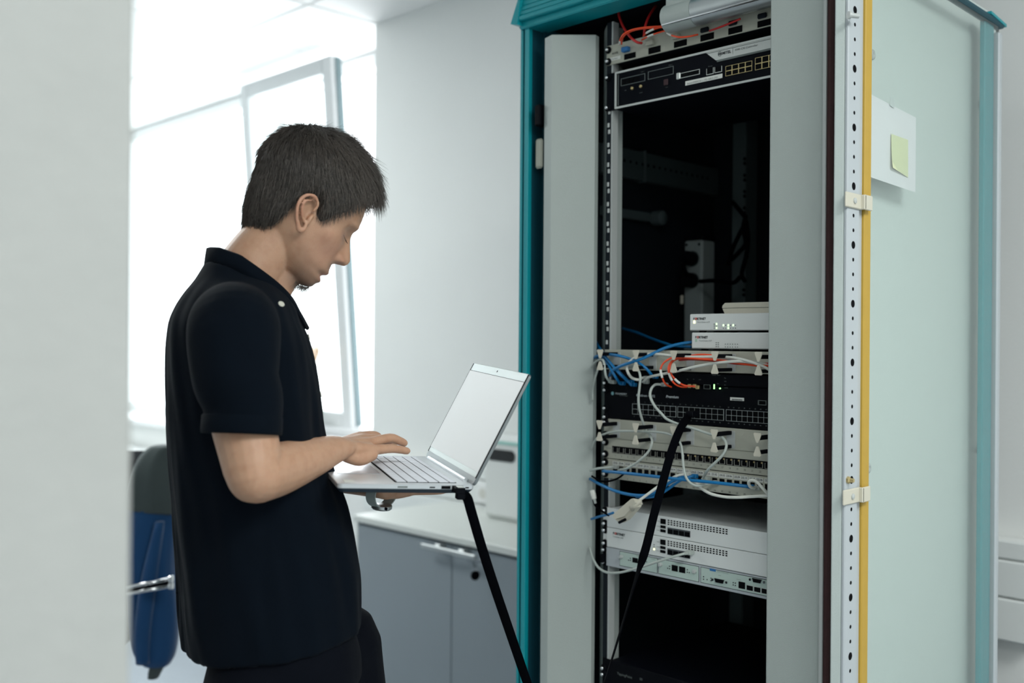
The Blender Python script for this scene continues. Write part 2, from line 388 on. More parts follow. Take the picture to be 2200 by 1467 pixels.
# left cover: an oblique grey filler with a bevelled edge
pA = atY(1171, 70, YF_ + .005); pB = atY(1186, 70, YF_ - .004)
def ondir(x0, y0, px, d):  # point on the line from (x0,y0) along unit d seen at pixel column px
    r = ray(px, 733); A = np.array([[d[0], -r[0]], [d[1], -r[1]]]); t = np.linalg.solve(A, -np.array([x0, y0])); return np.array([x0, y0]) + np.array(d) * t[0]
dd = np.array([.72, .694]); e = ondir(pB[0], pB[1], 1275, dd)
zc = 2.094
fm = MB()
P4 = [(pA[0], pA[1], .08), (pB[0], pB[1], .08), (e[0], e[1], .08), (e[0] - .004, e[1] + .016, .08), (pB[0] + .002, pB[1] + .018, .08), (pA[0] + .004, pA[1] + .02, .08)]
fm.prism(P4, (0, 0, zc - .08))
obj('front_cover', fm, M_grey, cab)
hb = atY(1168, 250, YF_ + .02)
obj('hinge', MB().box(hb[0] - .008, hb[0] + .010, YF_ - .004, YF_ + .03, atY(1168, 273, YF_ + .02)[2], atY(1168, 228, YF_ + .02)[2], b=.003), M_black, cab)
hb = atY(1160, 330, YF_ + .02)
obj('hinge_plate', MB().box(hb[0] - .010, hb[0] + .012, YF_ + .012, YF_ + .022, atY(1160, 362, YF_ + .02)[2], atY(1160, 298, YF_ + .02)[2], b=.006), M_beige, cab)
# left mounting rail with a rounded front and a slotted strip
rl = MB(); zr0, zr1 = .10, 2.12
ra, rb_ = -1.492, -1.4375
ring = []
for k in range(13):
    t = math.pi * (k / 12) * .5
    ring.append((ra + (rb_ - ra) * math.sin(t), 1.80 - .055 * (1 - math.cos(t)) ** 0.0 * math.sin(t) ** .8 if k else 1.80))
poly = [(x, y, zr0) for (x, y) in ring] + [(rb_, 1.80, zr0)]
rl.prism(poly, (0, 0, zr1 - zr0))
obj('mounting_rail', rl, M_grey, cab, angle=40)
obj('rail_strip', MB().box(-1.4365, -1.424, Y0 + .001, Y0 + .012, zr0, zr1), M_dark, cab)
obj('rail_strip', MB().box(-1.4225, -1.4185, Y0 + .0005, Y0 + .020, zr0, zr1), M_rail2, cab)
slot = proto_mesh('rail_slot', MB().box(-.003, .003, -.001, .001, -.005, .005, b=.001), M_rail2)
for k in range(40):
    z = 1.40 + k * .0148
    if z < 1.92 and k % 3 != 1: put('rail_slot', slot, cab, (-1.4305 + .001 * ((k * 7) % 3), Y0 + .0005, z))
obj('mounting_rail', MB().box(XRR - .012, XRR + .06, Y0 + .001, Y0 + .05, zr0, zr1, b=.004), M_greyin, cab)
# right cover, seal and door-side jamb
rx0 = atY(1649, 733, YF_)[0]; rx1 = atY(1772, 733, YF_)[0]
rcv = MB()
rcv.box(rx0, rx1, YF_, YF_ + .02, .06, ZT - .02, b=.0035)
obj('front_cover', rcv, M_grey, cab)
obj('cover_lip', MB().box(rx0 + .0005, rx0 + .006, YF_ + .015, YF_ + .06, .06, ZT - .022), M_grey, cab)
sx0, sx1 = rx1 + .003, atY(1790, 733, YF_)[0]
obj('seal', MB().box(sx0, sx1, YF_ - .010, YF_ + .02, .05, ZT - .01, b=.004), M_brown, cab)
obj('seal_rim', MB().box(rx1 - .001, sx0 + .002, YF_ - .012, YF_ + .02, .05, ZT - .01), M_rail2, cab)
obj('door_jamb', MB().box(sx1 - .001, RXR + .002, YF_ + .0, YF_ + .05, .05, ZT), M_dark, cab)
# inside: rear beam, rear rail, latch bar
YI = 2.30
XB = RXL + .045   # a depth brace along the left wall
b0, b1, be = atX(1322, 311, XB), atX(1322, 376, XB), atX(1551, 385, XB)
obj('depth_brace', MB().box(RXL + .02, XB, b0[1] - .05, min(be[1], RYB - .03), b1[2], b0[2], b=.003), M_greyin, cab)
hl = MB()
for k in range(17):
    y = b0[1] + .012 + k * .025; zz = (b0[2] + b1[2]) / 2 + .004
    if y < RYB - .05: hl.cyl((XB + .0006, y, zz), (XB - .001, y, zz), .0042, n=8)
o_ = obj('brace_holes', hl, M_hole, cab); o_['kind'] = 'stuff'
cl = atX(1386, 350, XB)[1]
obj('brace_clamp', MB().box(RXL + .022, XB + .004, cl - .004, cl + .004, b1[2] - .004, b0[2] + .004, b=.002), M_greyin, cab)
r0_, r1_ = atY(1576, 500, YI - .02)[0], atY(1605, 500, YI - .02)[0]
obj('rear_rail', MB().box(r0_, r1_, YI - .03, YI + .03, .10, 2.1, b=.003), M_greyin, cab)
hl = MB()
for (a, b) in ((1038, 185), (1038, 215), (1038, 293), (1038, 324), (1037, 400), (1037, 430), (1036, 508), (1036, 540), (1032, 1046), (1032, 1078)):
    p = atY(1260 + a / 3.057, 280 + b / 3.057, YI - .031); hl.cyl((p[0], p[1], p[2]), (p[0], p[1] + .002, p[2]), .0045, n=8)
o_ = obj('rail_holes', hl, M_hole, cab); o_['kind'] = 'stuff'
la, lb = atX(1322, 460, XB), atX(1400, 466, XB)
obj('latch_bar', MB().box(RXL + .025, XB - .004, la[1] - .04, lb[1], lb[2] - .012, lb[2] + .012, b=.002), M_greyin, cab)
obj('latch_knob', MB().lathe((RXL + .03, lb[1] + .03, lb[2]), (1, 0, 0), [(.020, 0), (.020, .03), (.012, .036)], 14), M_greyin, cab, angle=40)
# small metal clip inside
# rack equipment -----------------------------------------------------------
screw_me = proto_mesh('screw', MB().lathe((0, 0, 0), (0, -1, 0), [(.0042, 0), (.0042, .0055), (.0036, .0075), (.002, .0085)], 12), M_chrome, smooth=True)
wash_me = proto_mesh('washer', MB().lathe((0, 0, 0), (0, -1, 0), [(.0078, 0), (.0082, .002), (.0066, .0042), (.0048, .0042)], 16), M_black, smooth=True)
def screws(t, zs, x=XL + .0065):
    for z in zs:
        put('washer', wash_me, t, (x, FY - .0002, z)); put('screw', screw_me, t, (x, FY - .002, z))
def rect(cf, xl, yt, yb, xr, Y=FY):  # photographed panel detail -> x0,x1,z0,z1 on the panel plane
    a = atY(*cf(xl, yt), Y); b = atY(*cf(xl, yb), Y); c = atY(*cf(xr, (yt + yb) / 2), Y)
    return a[0], c[0], b[2], a[2]
def plate(name, cf, r, m, t, d=.0008, y=FY, b=.0):
    x0, x1, z0, z1 = rect(cf, *r); return obj(name, MB().box(x0, x1, y - d, y + .0005, z0, z1, b=b), m, t)
def frame_mb(x0, x1, z0, z1, wd, ya, yb):
    return MB().box(x0, x0 + wd, ya, yb, z0, z1).box(x1 - wd, x1, ya, yb, z0, z1).box(x0 + wd, x1 - wd, ya, yb, z0, z0 + wd).box(x0 + wd, x1 - wd, ya, yb, z1 - wd, z1)
def textp(name, cf, a, txt, size, m, t, width=None, weight=0, y=FY - .0012, shear=0):
    p = atY(*cf(*a), y); return obj(name, text_mb(txt, size, p, (1, 0, 0), (0, 0, 1), weight=weight, width=width, shear=shear), m, t)

# 1 fibre panel
t = thing('fibre_patch_bay', 'beige fibre patch panel with orange fibres, topmost in the cabinet', 'patch panel', (-1.193, Y0, 2.0225))
obj('faceplate', MB().box(XL, XRR, FY, Y0 + .001, 2.0225, 2.0665, b=.001), M_beige, t)
obj('chassis', MB().box(XL + .02, XRR - .02, Y0 + .001, 1.96, 2.024, 2.065), M_dark, t)
for r in ((425, 612, 675, 555), (698, 540, 612, 835), (985, 470, 540, 1130), (1283, 395, 468, 1435), (1597, 318, 392, 1755), (1925, 240, 312, 2095)):
    plate('label_window', c3, r, M_hole, t, d=.001, b=.0006)
    x0, x1, z0, z1 = rect(c3, *r)
    blue = r[0] == 425
    if r[0] < 1000:
        obj('coupler', MB().box(x0 - .001, x0 + .018, FY - .012, FY, z1 + .003, z1 + .014, b=.002), M_blue if blue else M_beige, t)
    else: obj('coupler', MB().box(x0 + .002, x0 + .022, FY - .006, FY, z1 + .003, z1 + .013, b=.002), M_dark, t)
plate('label_strip', c3, (265, 650, 688, 382), M_label, t, d=.0006)
textp('lettering', c3, (283, 676), 'Turmhaus', .0065, M_inkg, t, width=.017, y=FY - .0008)
textp('lettering', c3, (288, 612), 'ALCATEL', .0055, M_ink, t, width=.018, weight=.0002, y=FY - .0004)
screws(t, (2.056, 2.030))

# 2 telephone controller
t = thing('telephone_controller', 'black rack controller with silver outline and silver name plate', 'controller', (-1.193, Y0, 1.9195))
ZC0, ZC1 = 1.9195, 2.0035
obj('chassis', MB().box(XL + .02, XRR - .02, Y0, 2.05, ZC0 + .002, ZC1 - .002, b=.002), M_blackm, t)
obj('faceplate', MB().box(XL, XRR, FY, Y0 + .001, ZC0, ZC1, b=.001), M_blackm, t)
fx0, fx1 = atY(1322, 200, FY)[0], -.975
obj('outline', frame_mb(fx0, fx1, ZC0 + .001, ZC1 - .001, .0042, FY - .0025, FY), M_silver, t)
obj('inner_outline', MB().box(fx0 + .0085, fx0 + .0095, FY - .001, FY, ZC0 + .008, ZC1 - .008), M_inkg, t)
np_ = [atY(*c3(*q), FY) for q in ((1355, 590), (1465, 680), (2050, 530), (2050, 420))]
npp = [(np_[0][0], ZC1 - .006), (np_[1][0], np_[1][2]), (fx1 - .004, np_[1][2]), (fx1 - .004, ZC1 - .006)]
obj('name_plate', MB().prism([(x, FY, z) for (x, z) in npp], (0, -.003, 0)), M_silver, t)
obj('plate_edge', MB().box(npp[1][0] + .002, fx1 - .006, FY - .0025, FY, np_[1][2] - .0035, np_[1][2] - .0002), M_inkg, t)
yy = FY - .0034
obj('plate_line', MB().box(npp[0][0] + .002, fx1 - .035, yy, yy + .0005, ZC1 - .0085, ZC1 - .0078), M_ink, t)
textp('lettering', c3, (1527, 612), 'MITEL', .0075, M_ink, t, width=.0205, weight=.00025, y=yy)
q = atY(*c3(1500, 604), yy)
lg = MB()
for k in range(24):
    a1_, a2_ = 2 * math.pi * k / 24, 2 * math.pi * (k + 1) / 24
    lg.add([(q[0] + r * math.cos(a) * .85, yy, q[2] + r * math.sin(a)) for a in (a1_, a2_) for r in (.0052, .0044)], [(0, 1, 3, 2)])
for dx_ in (-.003, -.001, .001, .003): lg.box(q[0] + dx_ - .0005, q[0] + dx_ + .0005, yy, yy + .0003, q[2] - .0026, q[2] + .0026)
lg.box(q[0] - .0035, q[0] + .0048, yy, yy + .0003, q[2] - .0005, q[2] + .0005)
obj('emblem', lg, M_ink, t)
q = atY(*c3(1645, 572), yy); obj('divider', MB().box(q[0] - .0003, q[0] + .0003, yy, yy + .0003, q[2] - .006, q[2] + .006), M_inkg, t)
textp('lettering', c3, (1668, 572), '3300 CXi Controller', .0055, M_ink, t, width=.052, y=yy)
for r in ((390, 885, 968, 660), (695, 805, 895, 980)):
    x0, x1, z0, z1 = rect(c3, *r); obj('module_slot', frame_mb(x0, x1, z0, z1, .0009, FY - .001, FY), M_inkg, t)
x0, x1, z0, z1 = rect(c3, 390, 885, 968, 660)
for k in range(4): obj('jack', MB().box(x0 + .003 + k * .0125, x0 + .013 + k * .0125, FY - .0012, FY, z0 + .002, z1 - .003, b=.001), M_hole, t)
x0, x1, z0, z1 = rect(c3, 1020, 832, 890, 1272)
obj('card_slot', MB().box(x0 + .010, x1, FY - .0012, FY, z0 + .001, z1 - .0015), M_hole, t)
obj('card_rim', frame_mb(x0 + .009, x1 + .001, z0, z1, .001, FY - .0016, FY), M_silver, t)
obj('card_lever', MB().box(x0 - .001, x0 + .009, FY - .003, FY, z0 - .001, z1 + .002, b=.002), M_silver, t)
for r in ((1358, 772, 838, 1428), (1450, 755, 815, 1522)):
    x0, x1, z0, z1 = rect(c3, *r); obj('jack', MB().box(x0, x1, FY - .001, FY, z0, z1), M_hole, t)
    obj('jack_rim', MB().box(x0 - .001, x0, FY - .0015, FY, z0, z1).box(x1, x1 + .001, FY - .0015, FY, z0, z1).box(x0 - .001, x1 + .001, FY - .0015, FY, z0 - .0012, z0), M_silver, t)
plate('label_strip', c3, (1117, 915, 962, 1530), M_label, t, d=.0015)
textp('lettering', c3, (1133, 948), 'berus3300CXi | 192.168.3.250', .0055, M_inkg, t, width=.074, y=FY - .002)
for r in ((1568, 745, 858, 1866), (1900, 652, 790, 2215)):
    x0, x1, z0, z1 = rect(c3, *r)
    obj('port_block', MB().box(x0, x1, FY - .0012, FY, z0, z1), M_gold if r[0] == 1568 else M_gold, t)
    pw = (x1 - x0) / 4; ph = (z1 - z0) / 2
    pme = proto_mesh('jack', MB().box(-pw / 2 + .0008, pw / 2 - .0008, -.0016, 0, -ph / 2 + .0006, ph / 2 - .0006, b=.0008), M_hole)
    for i in range(4):
        for j in range(2): put('jack', pme, t, (x0 + pw * (i + .5), FY, z0 + ph * (j + .5)))
for (a, b) in ((518, 992), (615, 970)):
    p = atY(*c3(a, b), FY); obj('thumbscrew', MB().lathe((p[0], FY, p[2]), (0, -1, 0), [(.0035, 0), (.0035, .003), (.002, .004)], 10), M_gold, t)
x0, x1, z0, z1 = rect(c3, 873, 895, 962, 920); obj('switch', MB().box(x0, x1, FY - .002, FY, z0, z1, b=.0006), mat('switch_red', lin((52, 18, 26)), .5), t)
for (a, b, tx) in ((612, 812, 'Modul 1'), (925, 738, 'Modul 2'), (1185, 800, 'Compact Flash'), (1370, 752, 'Ethernet'), (890, 985, 'reset'), (428, 1022, 'MSG'), (595, 1048, 'AUDIO')):
    textp('lettering', c3, (a, b), tx, .0028, M_inkg, t, y=FY - .0004)
screws(t, (1.9935, 1.926))

# 3 rolled tube lamp under the roof
ly, lr = 1.695, .0285
lx0 = atY(1434, 35, ly)[0]; lz = atY(1440, 42, ly)[2] + .002
t = thing('cabinet_lamp', 'grey tube lamp with a chrome stripe under the cabinet roof', 'lamp', (lx0 + .12, ly, lz))
def arcprism(x0, x1, r, n=28): return MB().lathe((x0, ly, lz), (1, 0, 0), [(r * .96, 0), (r, .003), (r, x1 - x0)], n)
xj = atY(1497, 40, ly)[0]
obj('end_cap', arcprism(lx0, xj - .0008, lr), M_grey, t, smooth=False, angle=35)
obj('tube', MB().lathe((xj, ly, lz), (1, 0, 0), [(lr, 0), (lr, XRR + .01 - xj)], 32), M_alu, t, angle=35)
obj('housing', MB().box(lx0 + .008, XRR + .01, ly - .02, ly + .055, lz + .010, ZT - .016, b=.003), M_grey, t)
obj('stripe', MB().tube([(lx0 + .003, ly - lr * .80, lz - lr * .60), (XRR + .01, ly - lr * .80, lz - lr * .60)], .0024, 8), M_chrome, t)

# cable managers: a beige plate with five pairs of hooks
def manager(z0, z1, label, tri):
    t = thing('cable_manager', label, 'cable manager', (-1.193, Y0, z0), 'cable managers with five hook pairs')
    obj('faceplate', MB().box(XL, XRR, FY, Y0 + .001, z0, z1, b=.001), M_beige, t)
    zm = (z0 + z1) / 2
    L = .056
    up = MB().box(-.0045, .0045, -L, 0, .0085, .0165, b=.001)
    ume = proto_mesh('hook_arm', up, M_black); dme = proto_mesh('hook_arm', MB().box(-.0045, .0045, -L, 0, -.0185, -.0115, b=.001), M_black)
    def tri_mb(s):
        zt, zb_ = .0225 * s, .0035 * s
        P = [(-.0085, -L, zt * .9), (-.0065, -L, zt), (.0065, -L, zt), (.0085, -L, zt * .9), (.0022, -L, zb_), (-.0022, -L, zb_)]
        return MB().prism(P, (0, -.0022, 0))
    tu, td = proto_mesh('hook_tab', tri_mb(1), M_tab), proto_mesh('hook_tab', tri_mb(-1), M_tab)
    web = proto_mesh('hook_base', MB().box(-.008, .012, -.0012, 0, -.0185, .0165, b=.0005), M_rail2)
    for px, py in tri:
        x = atY(px, py, FY - L)[0]
        put('hook_arm', ume, t, (x, FY, zm)); put('hook_arm', dme, t, (x, FY, zm)); put('hook_tab', tu, t, (x, FY, zm)); put('hook_tab', td, t, (x, FY, zm)); put('hook_base', web, t, (x, FY, zm))
    return t
t = manager(1.3395, 1.3835, 'beige hook panel above the black switch', [c4(157, 790), c4(560, 800), c4(985, 810), c4(1448, 820), c4(1940, 830)])
t = manager(1.1847, 1.2283, 'beige hook panel between the black switch and the numbered sockets', [c5(150, 330), c5(556, 365), c5(982, 405), c5(1441, 450), c5(1928, 498)])
screws(t, (1.2205, 1.1925))

# 4 black network switch
t = thing('network_switch', 'black network switch with two rows of sockets and white lettering', 'network switch', (-1.193, Y0, 1.2295))
obj('chassis', MB().box(XL + .02, XRR - .02, Y0, 2.12, 1.231, 1.334, b=.002), M_blackm, t)
obj('faceplate', MB().box(XL, XRR, FY, Y0 + .001, 1.2295, 1.3115, b=.0012), M_black, t)
obj('uplink_module', MB().box(-1.30, XRR - .01, FY - .004, Y0 + .001, 1.3135, 1.3365, b=.001), M_black, t)
zt_, zb_ = atY(*c4(520, 1292), FY)[2], atY(*c5(520, 150), FY)[2]
cols = [(520, 1008), (1030, 1545), (1575, 2060)]
pm8 = None
for (ca, cb) in cols:
    x0, x1 = atY(*c4(ca, 1330), FY)[0], atY(*c4(cb, 1360), FY)[0]
    pw, ph = (x1 - x0) / 8, (zt_ - zb_) / 2
    obj('port_block', MB().box(x0 - .0006, x1 + .0006, FY - .0008, FY, zb_ - .0004, zt_ + .0004), mat('port_grid', lin((170, 178, 176)), .4, metal=.3) if 'port_grid' not in MATS else MATS['port_grid'], t)
    pme = proto_mesh('jack', MB().box(-pw / 2 + .00045, pw / 2 - .00045, -.0014, 0, -ph / 2 + .0004, ph / 2 - .0004, b=.0005), M_hole)
    for i in range(8):
        for j in range(2): put('jack', pme, t, (x0 + pw * (i + .5), FY, zb_ + ph * (j + .5)))
    tm_ = MB()
    for i in range(8):
        n = (cols.index((ca, cb)) * 8 + i) * 2 + 1
        m_ = text_mb(str(n), .0036, (x0 + pw * (i + .28), FY - .0006, zt_ + .0035), (1, 0, 0), (0, 0, 1)); tm_.add(m_.v, m_.f)
        m_ = text_mb(str(n + 1), .0036, (x0 + pw * (i + .28), FY - .0006, zb_ - .006), (1, 0, 0), (0, 0, 1)); tm_.add(m_.v, m_.f)
    obj('port_numbers', tm_, M_inkg, t)
textp('lettering', c4, (325, 1186), 'FOUNDRY', .0052, M_inkw, t, width=.032, weight=.00012)
textp('lettering', c4, (372, 1204), 'NETWORKS', .0028, M_inkg, t, width=.022)
p = atY(*c4(292, 1176), FY - .001)
obj('emblem', MB().lathe((p[0], FY, p[2]), (0, -1, 0), [(.0038, 0), (.0038, .0012)], 14), mat('emblem_teal', lin((120, 170, 178)), .5), t)
textp('lettering', c4, (560, 1208), 'FastIron 4802', .0072, M_inkw, t, width=.050, weight=.0001)
textp('lettering', c4, (893, 1224), 'Premium', .0078, M_inkw, t, width=.0325, weight=.0002, shear=.2)
plate('label_strip', c4, (1620, 1218, 1254, 1775), M_label, t, d=.001)
bc = MB(); x0, x1, z0, z1 = rect(c4, 1640, 1236, 1252, 1758)
for k in range(22): bc.box(x0 + (x1 - x0) * k / 22, x0 + (x1 - x0) * (k + (.3 if k % 3 else .6)) / 22, FY - .0014, FY - .0009, z0, z1)
obj('barcode', bc, M_ink, t)
x0, x1, z0, z1 = rect(c4, 1938, 1252, 1305, 2030)
obj('serial_port', frame_mb(x0, x1, z0, z1, .001, FY - .003, FY), M_inkg, t); obj('jack', MB().box(x0 + .002, x1 - .002, FY - .0015, FY, z0 + .002, z1 - .002, b=.001), M_hole, t)
yy = FY - .0045
for (a, b) in ((1165, 1082), (1220, 1082), (1255, 1095)):
    p = atY(*c4(a, b), yy); obj('fibre_port', MB().box(p[0] - .004, p[0] + .004, yy - .004, yy + .002, p[2] - .006, p[2] + .002, b=.001), M_gold, t)
x0, x1, z0, z1 = rect(c4, 1325, 1080, 1122, 1390, Y=yy); obj('jack', MB().box(x0, x1, yy - .0005, yy + .001, z0, z1), M_hole, t); obj('jack_rim', frame_mb(x0 - .0007, x1 + .0007, z0 - .0007, z1 + .0007, .0007, yy - .0008, yy + .001), M_inkg, t)
p = atY(*c4(1437, 1100), yy); obj('status_led', MB().box(p[0] - .0013, p[0] + .0013, yy - .001, yy + .001, p[2] - .005, p[2] + .005, b=.0005), M_green, t)
p = atY(*c4(1503, 1120), yy); obj('status_led', MB().cyl((p[0], yy - .0012, p[2]), (p[0], yy + .001, p[2]), .0016, n=10), M_green, t)
for (a, b, tx) in ((1410, 972, 'Console / Status'), (1550, 1008, 'Pwr'), (1550, 1045, 'Link'), (1550, 1085, 'Act'), (1550, 1118, '10/100'), (1130, 1022, 'Tx'), (1200, 1022, 'Rx'), (1265, 1025, 'Link'), (1470, 1072, 'Pwr')):
    p = atY(*c4(a, b), yy - .0002); obj('lettering', text_mb(tx, .003, p, (1, 0, 0), (0, 0, 1)), M_inkg, t)
screws(t, (1.3085, 1.2925, 1.252, 1.2325))

# 5 two socket panels
t = thing('patch_bay', 'grey patch panel with a black strip of numbered sockets', 'patch panel', (-1.193, Y0, 1.1395))
obj('faceplate', MB().box(XL, XRR, FY, Y0 + .001, 1.1402, 1.1842, b=.001), M_beige, t)
obj('chassis', MB().box(XL + .03, XRR - .03, Y0 + .001, 1.86, 1.141, 1.183), M_dark, t)
x0, _, z0, z1 = rect(c5, 290, 508, 586, 600)
x1 = XRR - .032
pitch = (atY(*c5(1962, 730), FY)[0] - atY(*c5(332, 560), FY)[0]) / 21
obj('socket_strip', MB().box(x0, x0 + pitch * 24 + .004, FY - .0006, FY, z0, z1, b=.0003), M_black, t)
hj = (z1 - z0)
pin = mat('jack_rim_grey', lin((150, 150, 142)), .5)
jm = proto_mesh('jack', MB().box(-.0056, .0056, -.0012, 0, -hj * .36, hj * .20, b=.0006).box(-.003, .003, -.0012, 0, hj * .19, hj * .32), M_hole)
jr = proto_mesh('jack_rim', MB().box(-.0066, -.0056, -.0014, 0, -hj * .40, hj * .30).box(.0056, .0066, -.0014, 0, -hj * .40, hj * .30).box(-.0056, .0056, -.0014, 0, -hj * .43, -hj * .37), pin)
jc = proto_mesh('jack_contacts', MB().box(.0028, .0062, -.0016, 0, hj * .16, hj * .36), M_gold)
tm_ = MB()
for k in range(24):
    x = x0 + .0095 + k * pitch
    put('jack_rim', jr, t, (x, FY - .0006, (z0 + z1) / 2)); put('jack', jm, t, (x, FY - .0007, (z0 + z1) / 2))
    if k > 10: put('jack_contacts', jc, t, (x, FY - .0007, (z0 + z1) / 2))
    m_ = text_mb(str(k + 1), .0052, (x, FY - .0004, z0 - .0075), (1, 0, 0), (0, 0, 1), align='CENTER'); tm_.add(m_.v, m_.f)
obj('port_numbers', tm_, M_ink, t)
textp('lettering', c5, (215, 538), 'Cat 5e', .0055, M_inkg, t, y=FY - .0004)
screws(t, (1.1755, 1.1492))
t = thing('patch_bay', 'grey patch panel with white number labels and blue cables across it', 'patch panel', (-1.193, Y0, 1.0935))
obj('faceplate', MB().box(XL, XRR, FY, Y0 + .001, 1.0952, 1.1385, b=.001), M_beige, t)
obj('chassis', MB().box(XL + .03, XRR - .03, Y0 + .001, 1.86, 1.096, 1.1375), M_dark, t)
labs = ['229.05 229.06', '229.07 229.08', '229.09 229.10', '229.11 229.12', '230.13 230.14', '224.01 224.02', '224.03 224.04', '221.01 221.02', '230.05 230.06', '232.09 232.10', '232.05 232.06', '232.07 232.08']
zl0, zl1 = atY(*c5(295, 720), FY)[2], atY(*c5(295, 678), FY)[2]
jme = proto_mesh('jack', MB().box(-.006, .006, -.001, 0, -.0062, .0062, b=.0006), M_hole)
jg = proto_mesh('jack_contacts', MB().box(-.0064, -.0046, -.0015, 0, -.0066, -.0030).box(.0046, .0064, -.0015, 0, -.0066, -.0030), M_gold)
tm_ = MB()
for k in range(12):
    xa = x0 + .0015 + k * 2 * pitch
    obj('label_strip', MB().box(xa, xa + 2 * pitch - .0022, FY - .0009, FY, zl0, zl1, b=.0003), M_label, t)
    obj('lettering', text_mb(labs[k].replace(' ', '  '), .0062, (xa + .0017, FY - .0012, zl0 + .0028), (1, 0, 0), (0, 0, 1), weight=.00008, width=2 * pitch - .0056), M_ink, t)
    for i in (0, 1):
        x = xa + pitch * (i + .5) - .001
        put('jack', jme, t, (x, FY - .0003, zl0 - .0085)); put('jack_contacts', jg, t, (x, FY - .0003, zl0 - .0085))
        m_ = text_mb(str(2 * k + i + 1), .0052, (x, FY - .0004, 1.0972), (1, 0, 0), (0, 0, 1), align='CENTER'); tm_.add(m_.v, m_.f)
obj('port_numbers', tm_, M_ink, t)
screws(t, (1.131, 1.1045))

# 6 two white one-unit appliances
def fort(origin, t, size, y=FY - .001, x=(1, 0, 0)):
    # lettering with the O as a red ring of four blocks
    o = np.array(origin, float)
    m1 = text_mb('F', size, o, (1, 0, 0), (0, 0, 1), weight=size * .035); m2 = text_mb('RTINET', size, o + np.array([size * 1.38, 0, 0]), (1, 0, 0), (0, 0, 1), weight=size * .035)
    m1.add(m2.v, m2.f); obj('lettering', m1, M_ink, t)
    b = MB(); c = o + np.array([size * .98, 0, size * .36]); s = size * .36
    for i in (-1, 0, 1):
        for j in (-1, 0, 1):
            if i or j: b.box(c[0] + i * s * .66 - s * .28, c[0] + i * s * .66 + s * .28, o[1], o[1] + .0004, c[2] + j * s * .66 - s * .28, c[2] + j * s * .66 + s * .28)
    obj('emblem', b, M_red, t)
def oneu(z0, label, logo):
    t = thing('firewall', label, 'firewall', (-1.193, Y0, z0), 'white one-unit appliances')
    obj('chassis', MB().box(XL + .02, XRR - .02, Y0 - .001, 2.05, z0 + .0008, z0 + .0435, b=.0015), M_white, t)
    obj('faceplate', MB().box(XL + .014, XRR - .014, FY - .004, Y0, z0 + .0006, z0 + .0438, b=.0012), M_white, t)
    obj('ear', MB().box(XL, XL + .016, FY, Y0 + .001, z0 + .001, z0 + .0434, b=.001), M_white, t); obj('ear', MB().box(XRR - .016, XRR, FY, Y0 + .001, z0 + .001, z0 + .0434, b=.001), M_white, t)
    y = FY - .004
    def X(a, b): return atY(*c6(a, b), y)[0]
    vs = MB(); xa, xb = X(912, 530), X(1600, 650); pw = (xb - xa) / 20
    for i in range(20):
        for j in range(3): vs.box(xa + pw * i, xa + pw * (i + .62), y - .0006, y + .0005, z0 + .0275 + j * .0042, z0 + .0300 + j * .0042, b=.0004)
    o_ = obj('vent_slots', vs, M_hole, t); o_['kind'] = 'stuff'
    xa, xb = X(912, 640), X(1168, 680)
    obj('port_block', MB().box(xa, xb, y - .0012, y, z0 + .0085, z0 + .0222, b=.0006), mat('port_grey', lin((70, 76, 80)), .5) if 'port_grey' not in MATS else MATS['port_grey'], t)
    for i in range(4):
        w_ = (xb - xa) / 4; obj('jack', MB().box(xa + w_ * i + .0008, xa + w_ * (i + 1) - .0008, y - .0018, y, z0 + .0095, z0 + .0192, b=.0005), M_hole, t)
    xa, xb = X(832, 540), X(892, 560)
    for (q0, q1) in ((.0275, .0385), (.0185, .0245), (.0100, .0160)): obj('jack', MB().box(xa, xb, y - .0012, y, z0 + q0, z0 + q1, b=.0005), M_hole, t)
    for (q, tx) in ((.031, 'CONSOLE'), (.020, 'USB'), (.0115, 'USB MGMT')): obj('lettering', text_mb(tx, .0028, (xa - .0105, y - .0004, z0 + q), (1, 0, 0), (0, 0, 1), width=.009), M_inkg, t)
    xl_ = X(762, 600)
    for k, (q, mm) in enumerate(((.0240, M_ink), (.0195, M_ink), (.0145, M_ledy if logo else M_ink))):
        obj('status_led', MB().cyl((xl_, y - .001, z0 + q), (xl_, y + .001, z0 + q), .0022 if mm is M_ledy else .001, n=10), mm, t)
    if logo:
        p = atY(*c6(298, 448), y - .0006); fort((p[0], y - .0006, p[2] - .0015), t, .0072)
        obj('lettering', text_mb('FortiGate 200F', .0042, (p[0], y - .0006, p[2] - .0075), (1, 0, 0), (0, 0, 1), width=.029), M_inkg, t)
    screws(t, (z0 + .0365, z0 + .0075), x=XL + .007)
oneu(.9862, 'white one-unit appliance under the beige adapter, upper of the pair', False)
oneu(.9420, 'white one-unit appliance with a lit yellow lamp, lower of the pair', True)

# 7 router with three modules
t = thing('router', 'pale green grey router with three module slots under the white appliances', 'router', (-1.193, Y0, .8995))
obj('chassis', MB().box(XL + .02, XRR - .02, Y0, 2.0, .901, .9405, b=.002), M_greyin, t)
obj('faceplate', MB().box(XL + .012, XRR - .012, FY - .003, Y0 + .001, .8995, .9412, b=.001), M_rail, t)
obj('ear', MB().box(XL, XL + .012, FY, Y0 + .002, .900, .941, b=.001), M_black, t)
y = FY - .003
M_mod = mat('module_plate', lin((186, 204, 196)), .5)
def mx(a, b): return atY(*c6(a, b), y)[0]
mods = [(mx(378, 740), mx(797, 810)), (mx(815, 800), mx(1262, 900)), (mx(1290, 900), XRR - .016)]
for i, (xa, xb) in enumerate(mods):
    mo = obj('module', MB().box(xa, xb, y - .0012, y, .9065, .9372, b=.0006), M_mod, t)
    obj('module_gap', frame_mb(xa - .0009, xb + .0009, .9055, .9382, .001, y - .0004, y + .0002), M_ink, t)
